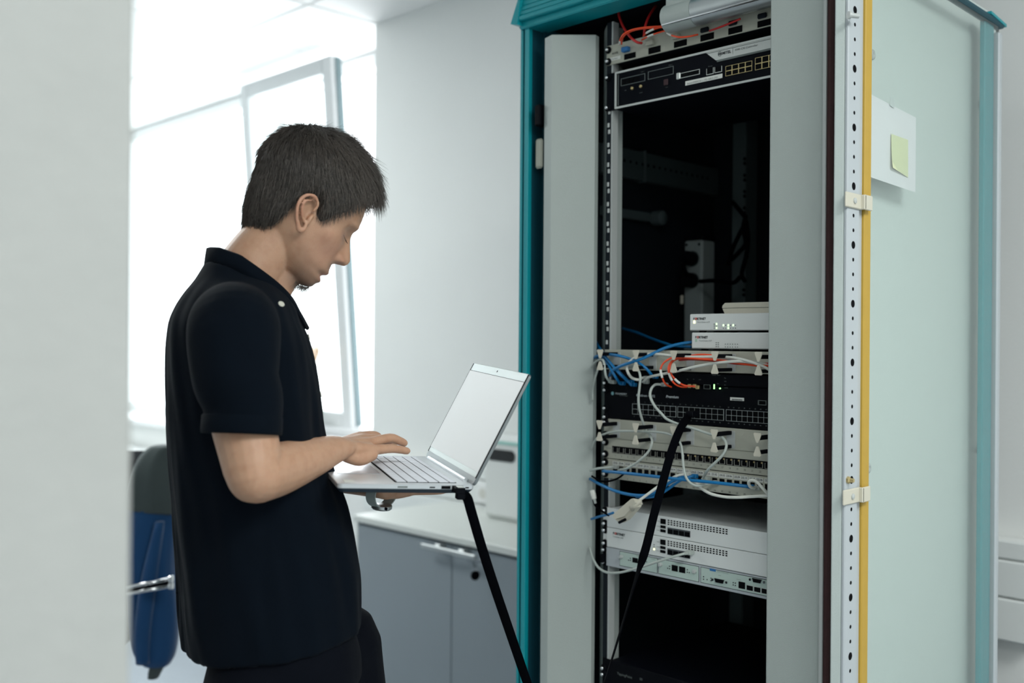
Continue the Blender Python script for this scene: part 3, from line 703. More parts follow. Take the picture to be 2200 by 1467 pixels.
def mp(a, b): p = atY(*c6(a, b), y - .0012); return p
for (a, b) in ((398, 708), (838, 796), (1222, 873)):
    p = mp(a, b); obj('thumbscrew', MB().lathe((p[0], y - .001, p[2]), (0, -1, 0), [(.0042, 0), (.0042, .006), (.003, .007)], 12), M_rail2, t)
for r in ((518, 715, 770, 580), (596, 728, 785, 655), (960, 798, 865, 1028), (1042, 815, 882, 1112), (1712, 985, 1060, 1785)):
    x0_, x1_, z0_, z1_ = rect(c6, *r, Y=y - .0012); obj('jack', MB().box(x0_, x1_, y - .002, y, z0_, z1_, b=.0005), M_hole, t)
for (a, b) in ((1803, 1030), (1888, 1048), (1972, 1066)):
    x0_, x1_, z0_, z1_ = rect(c6, a, b - 2, b + 50, a + 70, Y=y - .0012)
    obj('usb_port', MB().box(x0_, x1_, y - .002, y, z0_, z1_, b=.0005), M_hole, t); obj('usb_rim', frame_mb(x0_ - .0008, x1_ + .0008, z0_ - .0008, z1_ + .0008, .0007, y - .0016, y), M_silver, t)
for (ra_, rb2) in (((1448, 945, 990, 1562)), None), (((1872, 945, 988, 1985)), None):
    x0_, x1_, z0_, z1_ = rect(c6, *ra_, Y=y - .0012)
    P = [(x0_, y, z1_), (x1_, y, z1_), (x1_ - .003, y, z0_), (x0_ + .003, y, z0_)]
    obj('serial_shell', MB().prism(P, (0, -.005, 0)), M_chrome, t)
    obj('serial_port', MB().prism([(p[0] * .92 + (x0_ + x1_) * .04, y - .0045, p[2] * .84 + (z0_ + z1_) * .08) for p in P], (0, -.0009, 0)), M_hole, t)
    for xx in (x0_ - .0045, x1_ + .0045): obj('serial_post', MB().lathe((xx, y, (z0_ + z1_) / 2), (0, -1, 0), [(.0026, 0), (.0026, .005), (.0012, .005)], 8), M_chrome, t)
dm = MB()
for (a, b) in ((495, 726), (475, 748), (496, 749), (936, 815), (915, 838), (936, 843), (1135, 855), (1135, 883), (1157, 887), (1318, 932), (1318, 962), (1358, 966), (1402, 950), (1402, 977), (1652, 1000), (1676, 1005), (1652, 1026), (1676, 1032), (676, 765)):
    p = mp(a, b); dm.cyl((p[0], y - .0018, p[2]), (p[0], y, p[2]), .0013, n=8)
o_ = obj('status_dots', dm, M_ink, t); o_['kind'] = 'stuff'
x0_, x1_, z0_, z1_ = rect(c6, 1388, 840, 865, 1455, Y=y - .0012); obj('emblem', MB().box(x0_, x1_, y - .0016, y, z0_, z1_), M_blue, t)
for (a, b, tx) in ((1470, 878, 'Services Router J2320'), (560, 700, 'Dual Ethernet'), (1005, 786, 'Dual Ethernet'), (1485, 922, 'Serial'), (1690, 965, 'Console'), (735, 735, 'J-series')):
    p = mp(a, b); obj('lettering', text_mb(tx, .003, (p[0], y - .0016, p[2]), (1, 0, 0), (0, 0, 1)), M_inkg, t)
obj('lever', MB().box(XL + .001, XL + .010, FY - .012, FY, .905, .925, b=.002), M_black, t)
screws(t, (.9345, .9065), x=XL + .006)

# 8 black appliance at the bottom
t = thing('security_appliance', 'black appliance with grey lettering at the cabinet bottom', 'appliance', (-1.193, Y0, .50))
obj('chassis', MB().box(XL + .02, XRR - .02, Y0, 2.2, .502, .688, b=.002), M_blackm, t)
obj('faceplate', MB().box(XL, XRR, FY, Y0 + .001, .50, .690, b=.0015), M_black, t)
cb_ = cr(1260, 1240, 5.238)
textp('lettering', cb_, (343, 1088), 'TippingPoint', .0078, M_inkg, t, width=.042)
textp('lettering', cb_, (597, 1152), '50', .0078, M_inkg, t)
screws(t, (.6690, .6550))

# 9 desk-top firewalls stacked on a tray, and the small router on top of them
obj('tray', MB().box(XL + .02, XRR - .02, Y0 + .006, 2.12, 1.3785, 1.3835), M_dark, cab)
def deskbox(name, x0, z0, z1, label, lit, yb=1.746):
    t = thing(name, label, 'firewall', (x0 + .108, yb + .08, z0), 'small white desktop firewalls')
    obj('shell', MB().box(x0, x0 + .216, yb, yb + .16, z0 + .0045, z1, b=.0018), M_white, t)
    ft = proto_mesh('foot', MB().lathe((0, 0, 0), (0, 0, 1), [(.007, 0), (.008, .0046)], 10), M_black)
    for fx in (.02, .196):
        for fy in (.02, .14): put('foot', ft, t, (x0 + fx, yb + fy, z0))
    y = yb - .0006; h = z1 - z0
    fort((x0 + .0095, y, z0 + h * .685), t, .0066)
    obj('lettering', text_mb('FortiGate 61F', .0042, (x0 + .020, y, z0 + h * .52), (1, 0, 0), (0, 0, 1), width=.030), M_inkg, t)
    obj('power_light', MB().box(x0 + .0095, x0 + .0145, y, y + .001, z0 + h * .49, z0 + h * .65, b=.0003), M_ledy if lit else mat('led_off', lin((176, 206, 186)), .5), t)
    on = {(0, 0), (0, 2), (1, 1), (3, 1), (3, 0), (5, 1)} if lit else set()
    dk = MB()
    for k, xs_ in enumerate((.0665, .083, .0885, .0945, .1000, .1060, .1115)):
        for j, f in enumerate((.23, .38) if k else (.24, .35, .45)):
            lit_ = (k, j) in on
            if lit_: obj('port_light', MB().box(x0 + xs_ - .0018, x0 + xs_ + .0018, y, y + .001, z0 + h * f - .002, z0 + h * f + .0022, b=.0003), M_ledw, t)
            else: dk.box(x0 + xs_ - .0007, x0 + xs_ + .0007, y, y + .001, z0 + h * f - .001, z0 + h * f + .001)
            if not k: dk.box(x0 + xs_ - .0068, x0 + xs_ - .003, y, y + .001, z0 + h * f - .0006, z0 + h * f + .0006)
    dk.cyl((x0 + .2075, y, z0 + h * .24), (x0 + .2075, y + .001, z0 + h * .24), .0014, n=8)
    o_ = obj('port_marks', dk, M_inkg, t); o_['kind'] = 'stuff'
    return t
xa = atY(*c4(1181, 590), 1.746)[0]; xb = atY(*c4(1160, 380), 1.746)[0]
zb0 = 1.3835; zb1 = atY(*c4(1181, 492), 1.746)[2]; za1 = atY(*c4(1160, 284), 1.746)[2]
deskbox('desktop_firewall', xa, zb0, zb1, 'white desktop firewall with unlit lamps, lower of the two', False)
deskbox('desktop_firewall', xb, zb1, za1, 'white desktop firewall with glowing green lamps, upper of the two', True)
xc = atY(*c4(1535, 205), 1.77)[0]; zt2 = atY(*c4(1580, 158), 1.77)[2]
t = thing('wireless_router', 'off white router with slanted edges lying on the upper desktop firewall', 'router', (xc + .08, 1.85, za1))
hz = zt2 - za1
obj('base', MB().prism([(xc + .006, 1.768, za1), (xc + .17, 1.768, za1), (xc + .17, 1.768, za1 + hz * .5), (xc, 1.768, za1 + hz * .5)], (0, .13, 0)), M_tab, t)
obj('lid', MB().prism([(xc, 1.767, za1 + hz * .54), (xc + .17, 1.767, za1 + hz * .54), (xc + .168, 1.767, za1 + hz), (xc + .007, 1.767, za1 + hz), (xc + .001, 1.767, za1 + hz * .76)], (0, .132, 0)), M_tab, t)
obj('seam', MB().box(xc + .002, xc + .168, 1.770, 1.896, za1 + hz * .49, za1 + hz * .55), M_inkg, t)

# 10 power strip with two black plugs, hanging cables in the back
c7 = cr(1260, 280, 3.057)
yp = 2.22
px0, px1 = atY(*c7(640, 900), yp)[0], atY(*c7(760, 900), yp)[0]
pz1 = atY(*c7(640, 725), yp)[2]
t = thing('power_strip', 'grey upright power strip with two black plugs deep in the cabinet', 'power strip', ((px0 + px1) / 2, yp + .03, .9))
M_pdu = mat('pdu_grey', lin((140, 150, 150)), .5)
obj('body', MB().box(px0, px1, yp, yp + .06, .9, pz1, b=.004), M_pdu, t)
for (a, b) in ((697, 842), (697, 985)):
    p = atY(*c7(a, b), yp); obj('socket', MB().lathe((p[0], yp, p[2]), (0, -1, 0), [(.021, 0), (.021, .002)], 20), M_greyin, t)
    obj('plug', MB().lathe((p[0], yp - .002, p[2]), (0, -1, 0), [(.0195, 0), (.019, .03), (.014, .038)], 20), M_black, t, angle=40)
for (a, b) in ((657, 750), (740, 746)):
    p = atY(*c7(a, b), yp); obj('screw', MB().lathe((p[0], yp, p[2]), (0, -1, 0), [(.004, 0), (.003, .002)], 10), M_blackm, t)
obj('end_cap', MB().box(px0 - .002, px1 + .002, yp - .002, yp + .062, pz1, pz1 + .014, b=.003), M_black, t)

# ------------------------------------------------------------------ glass door swung right round to the cabinet side
XD = -.80
def dy(px, py=733): return atX(px, py, XD)[1]
Yh0, Yh1, Yg0, Yt0, Yt1, Ye = dy(1815), dy(1841), dy(1851), dy(2122), dy(2141), dy(2149)
zd = atX(2121, 38, XD)[2]
door = thing('glass_door', 'open glass cabinet door with perforated white rail and yellow gasket', 'cabinet door', (XD, (Yh0 + Ye) / 2, .05))
obj('hinge_stile', MB().box(XD - .024, XD - .003, Yh0 + .001, Yg0 + .02, .05, zd + .012, b=.003), M_grey2, door)
obj('perforated_rail', MB().box(XD - .004, XD + .003, Yh0, Yh1, .06, zd, b=.002).box(XD - .012, XD - .0015, Yh1 - .002, Yg0, .06, zd), M_rail, door)
holes_b, holes_s = MB(), MB()
zh = atX(1828, 19, XD)[2]; ym = (Yh0 + Yh1) / 2
p2_ = (atX(1828, 19, XD)[2] - atX(1823, 398, XD)[2]) / 12
hb_ = proto_mesh('rail_hole', MB().cyl((.0032, 0, 0), (.0005, 0, 0), .0068, n=16), M_hole); hs_ = proto_mesh('rail_hole', MB().cyl((.0032, 0, 0), (.0005, 0, 0), .0034, n=12), M_hole)
for k in range(-2, 62):
    z = zh - k * p2_
    if .1 < z < zd - .02: put('rail_hole', hb_ if k % 4 == 0 else hs_, door, (XD, ym, z))
obj('gasket', MB().box(XD - .004, XD + .004, Yg0, dy(1865), .06, zd, b=.002), M_yellow, door)
obj('glass_pane', MB().box(XD - .008, XD - .003, dy(1863), Yt1 + .004, .06, zd), M_glassdoor, door)
obj('outer_profile', MB().box(XD - .022, XD - .010, Yt0, Yt1, .05, zd + .004, b=.002), mat('teal_profile', lin((0, 146, 156)), .4), door)
obj('edge_profile', MB().box(XD - .024, XD + .000, Yt1 + .004, Ye, .05, zd - .012, b=.003), M_rail, door)
obj('top_profile', MB().box(XD - .022, XD + .002, Yg0, Ye + .012, zd + .0, zd + .014, b=.004), M_tealshade, door)
obj('corner_cap', MB().prism([(XD - .024, Yt0 - .004, zd + .012), (XD + .004, Yt0 - .004, zd + .012), (XD + .004, Ye + .014, zd + .004), (XD - .024, Ye + .014, zd + .004)], (0, 0, .006)), M_teal, door)
for py in (430, 1065):
    p = atX(1822, py, XD)
    cl_ = obj('clamp', MB().box(XD + .003, XD + .007, dy(1808), Yh1 + .002, p[2] - .013, p[2] + .013, b=.0015).box(XD + .003, XD + .0135, Yh1 - .002, Yh1 + .004, p[2] - .0128, p[2] + .0128, b=.001).box(XD + .0095, XD + .0135, Yh1, dy(1857), p[2] - .013, p[2] + .013, b=.001), M_tab, door)
    obj('clamp_screw', MB().lathe((XD + .007, ym - .004, p[2]), (1, 0, 0), [(.0052, 0), (.005, .002), (.0022, .003)], 14), M_rail2, cl_)
p = atX(1817, 1030, XD)
obj('lock_nut', MB().lathe((XD + .003, p[1], p[2]), (1, 0, 0), [(.0062, 0), (.0062, .004), (.004, .0055), (.0034, .012)], 6), M_gold, door)
p = atX(1805, 32, XD)
obj('stop_screw', MB().lathe((XD + .012, p[1] + .012, p[2]), (-.5, -.85, 0), [(.0042, -.016), (.0042, 0), (.0068, 0), (.0064, .004)], 14), M_rail2, door)
# paper sheet behind the glass with a sticky note on it
XP = XD - .0125
def pq(px, py, X=XP): return atX(px, py, X)
shp = [pq(1862, 197), pq(1968, 252), pq(1966, 413), pq(1862, 377)]
pap = thing('paper_sheet', 'white paper sheet taped up behind the glass door', 'paper', tuple((shp[0] + shp[2]) / 2))
g = []
for i in range(7):
    row = []
    for j in range(7):
        u, v = i / 6, j / 6; q = (shp[0] * (1 - u) + shp[1] * u) * (1 - v) + (shp[3] * (1 - u) + shp[2] * u) * v
        q = q.copy(); q[0] = XP - .0006 * math.sin(3 * u + 2 * v); row.append(q)
    g.append(row)
pb = MB().grid(g); obj('sheet', pb, M_paper, pap)
tp_ = [pq(1912, 207, XP + .001), pq(1921, 212, XP + .001), pq(1921, 232, XP + .001), pq(1912, 226, XP + .001)]
obj('tape', MB().prism(tp_, (.0004, 0, 0)), mat('tape', lin((206, 214, 212)), .4), pap)
sn = [pq(1915, 287, XP + .0015), pq(1951, 300, XP + .0015), pq(1951, 381, XP + .0015), pq(1913, 360, XP + .0015)]
g = []
for i in range(8):
    row = []
    for j in range(10):
        u, v = i / 7, j / 9; q = (sn[0] * (1 - u) + sn[1] * u) * (1 - v) + (sn[3] * (1 - u) + sn[2] * u) * v
        q = q.copy(); q[0] += .0045 * v ** 2 * (1 - u) ; row.append(q)
    g.append(row)
tag(obj('sticky_note', MB().grid(g), M_note), 'pale yellow sticky note with a curled corner on the paper sheet', 'sticky note')
# ------------------------------------------------------------------ the person (built in his own frame: x ahead, y to his left, z up)
PSI = math.radians(19); PR0, PF0 = -.467, 1.70
CP, SP = math.cos(PSI), math.sin(PSI)
def L2W(V):
    V = np.atleast_2d(np.array(V, float)); R = PR0 + V[:, 0] * CP - V[:, 1] * SP; F = PF0 + V[:, 0] * SP + V[:, 1] * CP
    return np.stack([R * XR + F * XF, R * YR + F * YF, V[:, 2]], 1)
def pl(px, py, F):  # photographed joint at depth F -> person frame
    p = atF(px, py, F); R = p[0] * XR + p[1] * YR; f_ = p[0] * XF + p[1] * YF
    dR, dF = R - PR0, f_ - PF0
    return np.array([dR * CP + dF * SP, -dR * SP + dF * CP, p[2]])
person = thing('person', 'man in dark navy polo shirt and jeans typing on a laptop he holds', 'person', tuple(L2W([.05, 0, 0])[0]))
def smoothstep(a, b, x): t = np.clip((x - a) / (b - a), 0, 1); return t * t * (3 - 2 * t)
def limb(mb, P, R, n=16, k=6, ref=None, round0=True, round1=True):
    """smooth tapering tube through joints P with radii R (scalars or (ra, rb)), rounded ends"""
    R = [r if hasattr(r, '__len__') else (r, r) for r in R]
    Q = spline([np.concatenate([np.array(p, float), np.array(r, float)]) for p, r in zip(P, R)], k)
    pts = [q[:3] for q in Q]; rad = [tuple(np.maximum(q[3:], .0008)) for q in Q]
    def ends(p, q, r):
        d = (p - q); d = d / (np.linalg.norm(d) + 1e-9); m = min(r); out = []
        for a in (30, 55, 75, 88): out.append((p + d * m * math.sin(math.radians(a)), (r[0] * math.cos(math.radians(a)), r[1] * math.cos(math.radians(a)))))
        return out
    if round0:
        e = ends(pts[0], pts[1], rad[0]); pts = [x[0] for x in reversed(e)] + pts; rad = [x[1] for x in reversed(e)] + rad
    if round1:
        e = ends(pts[-1], pts[-2], rad[-1]); pts = pts + [x[0] for x in e]; rad = rad + [x[1] for x in e]
    return mb.tube(pts, rad, n, ref=ref)
def loftz(mb, rows, n=48, ex=2.3, cap=True):
    """stack of level superellipses: (z, centre x, half depth, half width[, tilt of z towards the front])"""
    V = []; F = []
    for r in rows:
        z, c, a, b = r[:4]; tl = r[4] if len(r) > 4 else 0
        for k in range(n):
            t = 2 * math.pi * k / n; cx_, sy_ = math.cos(t), math.sin(t)
            x = c + a * math.copysign(abs(cx_) ** (2 / ex), cx_); y = b * math.copysign(abs(sy_) ** (2 / ex), sy_)
            V.append((x, y, z + tl * (x - c) / a))
    m = len(rows)
    for i in range(m - 1):
        for k in range(n):
            k2 = (k + 1) % n; F.append((i * n + k, i * n + k2, (i + 1) * n + k2, (i + 1) * n + k))
    if cap: F.append(tuple(range(n - 1, -1, -1))); F.append(tuple((m - 1) * n + k for k in range(n)))
    return mb.add(V, F)
def interp_rows(rows, step=.012):
    A = np.array([list(r) + [0] * (5 - len(r)) for r in rows]); Q = spline(list(A), 6); return [tuple(q) for q in Q]
def remesh(mb, vox, smooth=4, fac=.5):
    me = bpy.data.meshes.new('tmp'); me.from_pydata(mb.v, [], mb.f); recalc(me)
    o = bpy.data.objects.new('tmp', me); C.objects.link(o)
    r = o.modifiers.new('r', 'REMESH'); r.mode = 'VOXEL'; r.voxel_size = vox; r.use_smooth_shade = True
    if smooth: s = o.modifiers.new('s', 'SMOOTH'); s.factor = fac; s.iterations = smooth
    dg = bpy.context.evaluated_depsgraph_get(); e = o.evaluated_get(dg); m2 = e.to_mesh()
    V = np.empty(len(m2.vertices) * 3); m2.vertices.foreach_get('co', V); V = V.reshape(-1, 3)
    F = [tuple(p.vertices) for p in m2.polygons]; e.to_mesh_clear()
    bpy.data.objects.remove(o); bpy.data.meshes.remove(me)
    return V, F
def pobj(name, V, F, m, parent=None, smooth=True):
    mb = MB(); mb.v = L2W(V).tolist(); mb.f = F; return obj(name, mb, m, parent or person, smooth=smooth)

# ---- head frame: u ahead, v up, y to the left, pitched down 35 degrees about the ear
PT = math.radians(35); HX, HZ = .115, 1.612
def hd(u, y, v):
    u, y, v = np.asarray(u, float), np.asarray(y, float), np.asarray(v, float)
    return np.stack(np.broadcast_arrays(HX + u * math.cos(PT) + v * math.sin(PT), y, HZ - u * math.sin(PT) + v * math.cos(PT)), -1)
def hd_inv(P):
    dx, dz = P[:, 0] - HX, P[:, 2] - HZ
    return dx * math.cos(PT) - dz * math.sin(PT), P[:, 1], dx * math.sin(PT) + dz * math.cos(PT)
tv = [-.103, -.100, -.093, -.083, -.077, -.071, -.060, -.050, -.036, -.016, .010, .023, .034, .050, .072, .090, .108, .119, .1245, .126]
tG = [.048, .064, .0755, .0765, .080, .0765, .083, .0815, .0785, .0775, .0755, .0765, .0805, .0785, .0715, .061, .040, .018, -.004, -.020]
tB = [.000, -.012, -.020, -.030, -.036, -.045, -.062, -.075, -.090, -.104, -.114, -.117, -.118, -.117, -.111, -.101, -.080, -.056, -.036, -.022]
tW = [.012, .024, .034, .043, .048, .052, .058, .0625, .0665, .0695, .0715, .073, .0745, .0755, .0740, .068, .053, .034, .015, .002]
tBh = [-.045, -.048, -.055, -.064, -.069, -.074, -.081, -.086, -.092, -.098, -.105, -.108, -.111, -.117, -.111, -.101, -.080, -.056, -.036, -.022]
def head_grid(NV=110, NA=144, face=True):
    s = np.linspace(0, 1, NV); v = -.103 + .229 * (s * .7 + .3 * (.5 - .5 * np.cos(np.pi * s)))
    v = np.clip(v, -.103, .126)
    G, B, W = (np.interp(v, tv, t) for t in (tG, tB if face else tBh, tW))
    ker = np.array([1, 2, 3, 2, 1]) / 9.
    def sm(a): return np.convolve(np.pad(a, 2, mode='edge'), ker, 'valid')
    G, B, W = sm(G), sm(B), sm(W)
    u0 = np.interp(v, [-.103, -.08, -.04, .05, .126], [.030, .018, .0, -.016, -.021])
    ph = np.linspace(0, 2 * np.pi, NA, endpoint=False); c, sn = np.cos(ph), np.sin(ph)
    n_f = np.interp(v, [-.103, -.06, .0, .06, .126], [2.0, 2.1, 2.35, 2.4, 2.0])
    cc_ = np.sign(c)[None] * np.abs(c)[None] ** (2 / n_f[:, None]); ss_ = np.sign(sn)[None] * np.abs(sn)[None] ** (2 / n_f[:, None])
    U = np.where(cc_ > 0, u0[:, None] + (G - u0)[:, None] * cc_, u0[:, None] + (u0 - B)[:, None] * cc_)
    Y = W[:, None] * ss_; V = np.repeat(v[:, None], NA, 1)
    if face:
        fr_ = np.clip(c, 0, 1)[None] ** .5; ay = np.abs(Y)
        g = lambda y0, sy, v0, sv: np.exp(-((ay - y0) / sy) ** 2 - ((V - v0) / sv) ** 2)
        nose = np.interp(V, [-.041, -.037, -.034, -.030, -.026, -.021, -.015, -.006, .008, .020, .028], [0, .003, .0125, .0208, .0248, .0262, .0256, .0195, .0098, .0030, 0])
        sig = np.interp(V, [-.035, -.022, .0, .02], [.0105, .0118, .0080, .006])
        U = U + fr_ * nose * np.exp(-(ay / sig) ** 2)
        U = U + fr_ * (.0115 * g(.0140, .0055, -.0260, .0070) - .004 * g(.007, .004, -.034, .003))
        U = U + fr_ * (-.0125 * g(.031, .016, .0135, .0115) + .0070 * g(.031, .0115, .0115, .0075) + .0035 * g(.030, .018, .0335, .006) - .0012 * g(.031, .011, .0075, .0015))
        U = U + fr_ * (.0032 * g(0, .020, -.0585, .0045) + .0036 * g(0, .018, -.0775, .0045) - .0040 * g(0, .022, -.0685, .0028) - .0025 * g(.024, .006, -.069, .006))
        Y = Y + np.sign(Y) * (.0045 * np.exp(-((U - .045) / .02) ** 2 - ((V + .010) / .014) ** 2) - .003 * np.exp(-((U - .055) / .018) ** 2 - ((V + .045) / .016) ** 2))
    return U, Y, V
def grid_faces(NV, NA):
    F = [(i * NA + j, i * NA + (j + 1) % NA, (i + 1) * NA + (j + 1) % NA, (i + 1) * NA + j) for i in range(NV - 1) for j in range(NA)]
    F.append(tuple(range(NA - 1, -1, -1))); F.append(tuple((NV - 1) * NA + j for j in range(NA))); return F
body = MB()
U, Y, V = head_grid(); NV, NA = U.shape
body.add(hd(U, Y, V).reshape(-1, 3), grid_faces(NV, NA))
# neck
limb(body, [(-.012, 0, 1.40), (-.004, 0, 1.47), (.022, 0, 1.525), (.060, 0, 1.575), (.088, 0, 1.605)], [(.075, .10), (.060, .062), (.0545, .056), (.051, .054), (.045, .053)], n=28, ref=(1, 0, 0))
limb(body, [(.060, 0, 1.48), (.078, 0, 1.515), (.098, 0, 1.528)], [.026, .027, .026])
# ears
helix = [(-.0023, .0027), (-.0018, .0111), (-.0051, .0174), (-.0125, .0213), (-.0194, .0202), (-.0264, .0148), (-.0305, .0056), (-.0298, -.0051), (-.0246, -.0163), (-.018, -.0255), (-.0101, -.0322), (-.0045, -.0374), (.001, -.0370), (.0026, -.0312), (.0005, -.024)]
anti = [(-.0149, .0138), (-.0218, .0084), (-.0229, .0003), (-.0191, -.0088), (-.0126, -.0165), (-.0052, -.0204)]
def eary(u, v): return .0775 + .016 * smoothstep(.003, -.030, u) + .0 * v
for sg in (-1, 1):
    P = [hd(u, sg * (eary(u, v) + .002), v) for (u, v) in helix]
    limb(body, P, [.003, .0032, .0033, .0034, .0034, .0034, .0034, .0033, .0032, .0034, .0042, .0048, .0046, .0042, .003], n=8, k=3)
    P = [hd(u, sg * (eary(u, v) - .0015), v) for (u, v) in anti]
    limb(body, P, [.0022, .0028, .0032, .0032, .0030, .0028], n=8, k=3)
    limb(body, [hd(.001, sg * .0745, -.004), hd(.0005, sg * .0765, -.012), hd(.002, sg * .075, -.020)], [.0035, .0042, .0035], n=8, k=3)
    # back plate of the auricle
    pts = [(u * .9 - .0006, v * .9 - .0008) for (u, v) in helix[:13]]
    cu_, cv_ = np.mean(pts, 0)
    pm_ = MB(); n_ = len(pts)
    Vp = [hd(u, sg * (eary(u, v) - .0085), v) for (u, v) in pts] + [hd(u, sg * (eary(u, v) - .0125), v) for (u, v) in pts] + [hd(cu_ + .004, sg * (eary(cu_, cv_) - .0135), cv_), hd(cu_, sg * (eary(cu_, cv_) - .019), cv_)]
    Fp = []
    for i in range(n_):
        j = (i + 1) % n_; Fp += [(i, j, 2 * n_), (j + n_, i + n_, 2 * n_ + 1), (j, i, i + n_, j + n_)]
    body.add(Vp, Fp)
# trunk core under the shirt
loftz(body, interp_rows([(.93, .055, .10, .14), (1.05, .045, .105, .145), (1.18, .015, .095, .15), (1.30, .008, .09, .155), (1.38, .0, .085, .16), (1.43, -.004, .075, .15), (1.462, -.004, .062, .115), (1.485, -.002, .05, .06)]), n=32)
# right arm (towards the camera): shoulder, elbow, wrist, hand over the keys
sh_r, el_r, wr_r = np.array([-.018, -.155, 1.395]), pl(543, 1010, 1.485), pl(727, 962, 1.700)
limb(body, [sh_r, sh_r * .5 + el_r * .5 + np.array([-.004, -.006, 0]), el_r * .88 + sh_r * .12, el_r], [.046, (.049, .047), .0455, .043], n=20, round1=True)
fa = wr_r - el_r
limb(body, [el_r + np.array([.004, 0, -.008]), el_r + fa * .28 - np.array([0, 0, .008]), el_r + fa * .60 - np.array([0, 0, .005]), el_r + fa * .88 - np.array([0, 0, .001]), wr_r, wr_r + fa * .08], [(.042, .042), (.0415, .041), (.0345, .035), (.0262, .0285), (.0205, .0285), (.0150, .0255)], n=20, ref=(0, 0, 1))
limb(body, [el_r + np.array([-.008, -.002, -.014]), el_r + np.array([.0, .0, -.024])], [.026, .021], n=12)
def hand(wrist, mcp, fingers, thumb, palm_t, heel, ref):
    # palm: metacarpals as overlapping tapering tubes, then fingers, then thumb
    for m, f_ in zip(mcp, fingers):
        limb(body, [wrist * .85 + m * .15, wrist * .45 + m * .55, m], [palm_t * 1.16, palm_t * 1.02, palm_t * .80], n=12)
        limb(body, [m] + list(f_[0]), f_[1], n=12, k=5)
    for a, b in zip(mcp[:-1], mcp[1:]):
        limb(body, [wrist * .6 + (a + b) * .2, (a + b) / 2 * .94 + wrist * .06], [palm_t * .95, palm_t * .72], n=12)
    limb(body, thumb[0], thumb[1], n=12, k=5)
    limb(body, heel[0], heel[1], n=12)
mc = [pl(774, 938, 1.800), pl(782, 943, 1.782), pl(790, 952, 1.764), pl(801, 966, 1.746)]
fg = [([pl(804, 935, 1.838), pl(817, 943, 1.855), pl(823, 951, 1.865)], [.0098, .0088, .0080, .0070]),
      ([pl(823, 944, 1.830), pl(838, 953, 1.846), pl(846, 958, 1.853)], [.0100, .0092, .0082, .0072]),
      ([pl(836, 941, 1.803), pl(857, 946, 1.820), pl(868, 951, 1.829)], [.0100, .0092, .0082, .0074]),
      ([pl(837, 963, 1.778), pl(858, 965, 1.794), pl(874, 968, 1.806)], [.0098, .0084, .0076, .0070])]
th = ([pl(742, 960, 1.735), pl(768, 958, 1.790), pl(796, 962, 1.838), pl(812, 964, 1.862)], [.015, .0125, .0105, .0085])
hand(wr_r, mc, fg, th, .0135, ([pl(745, 975, 1.715), pl(772, 982, 1.728), pl(797, 976, 1.742)], [.0145, .0155, .0125]), None)
# left arm: the forearm comes in under the laptop, palm upwards
sh_l, el_l, wr_l = np.array([-.010, .155, 1.395]), np.array([.055, .195, 1.165]), pl(808, 1048, 1.775)
limb(body, [sh_l, sh_l * .5 + el_l * .5, el_l], [.050, .046, .042], n=20)
fa2 = wr_l - el_l
limb(body, [el_l, el_l + fa2 * .3, el_l + fa2 * .65, wr_l, wr_l + fa2 * .1], [(.038, .040), (.034, .037), (.0235, .032), (.0165, .027), (.0155, .029)], n=20, ref=(0, 0, 1))
ml = [pl(905, 1045, 1.850), pl(908, 1047, 1.828), pl(905, 1049, 1.806), pl(896, 1052, 1.785)]
fl = [([pl(945, 1044, 1.872), pl(968, 1043, 1.880), pl(985, 1043, 1.886)], [.0095, .0088, .0078, .0065]),
      ([pl(950, 1046, 1.842), pl(974, 1046, 1.850), pl(988, 1046, 1.856)], [.0098, .009, .008, .0068]),
      ([pl(944, 1049, 1.815), pl(966, 1049, 1.822), pl(980, 1048, 1.828)], [.0098, .009, .008, .0066]),
      ([pl(928, 1053, 1.788), pl(946, 1053, 1.795), pl(958, 1052, 1.800)], [.0095, .0082, .0074, .006])]
tl = ([pl(830, 1050, 1.815), pl(852, 1048, 1.862), pl(876, 1047, 1.895), pl(892, 1045, 1.910)], [.014, .012, .010, .008])
hand(wr_l, ml, fl, tl, .0120, ([pl(828, 1053, 1.770), pl(850, 1055, 1.772), pl(880, 1053, 1.780)], [.0135, .0140, .011]), None)
BV, BF = remesh(body, .0022, 6, .5)
M_skin = bpy.data.materials.new('skin'); M_skin.use_nodes = True
nt = M_skin.node_tree; pb_ = nt.nodes['Principled BSDF']
pb_.inputs['Roughness'].default_value = .48; pb_.inputs['Specular IOR Level'].default_value = .45
pb_.inputs['Subsurface Weight'].default_value = .25; pb_.inputs['Subsurface Radius'].default_value = (1, .35, .2); pb_.inputs['Subsurface Scale'].default_value = .008
at_ = nt.nodes.new('ShaderNodeAttribute'); at_.attribute_name = 'tone'
nz = nt.nodes.new('ShaderNodeTexNoise'); nz.inputs['Scale'].default_value = 55; nz.inputs['Detail'].default_value = 5
tc_ = nt.nodes.new('ShaderNodeTexCoord'); nt.links.new(tc_.outputs['Object'], nz.inputs['Vector'])
mx_ = nt.nodes.new('ShaderNodeMix'); mx_.data_type = 'RGBA'; mx_.blend_type = 'MULTIPLY'; mx_.inputs[0].default_value = .55
rp = nt.nodes.new('ShaderNodeValToRGB'); rp.color_ramp.elements[0].color = (.84, .76, .72, 1); rp.color_ramp.elements[1].color = (1, 1, 1, 1); rp.color_ramp.elements[0].position = .30; rp.color_ramp.elements[1].position = .55
nt.links.new(nz.outputs['Fac'], rp.inputs[0]); nt.links.new(at_.outputs['Color'], mx_.inputs[6]); nt.links.new(rp.outputs[0], mx_.inputs[7]); nt.links.new(mx_.outputs[2], pb_.inputs['Base Color'])
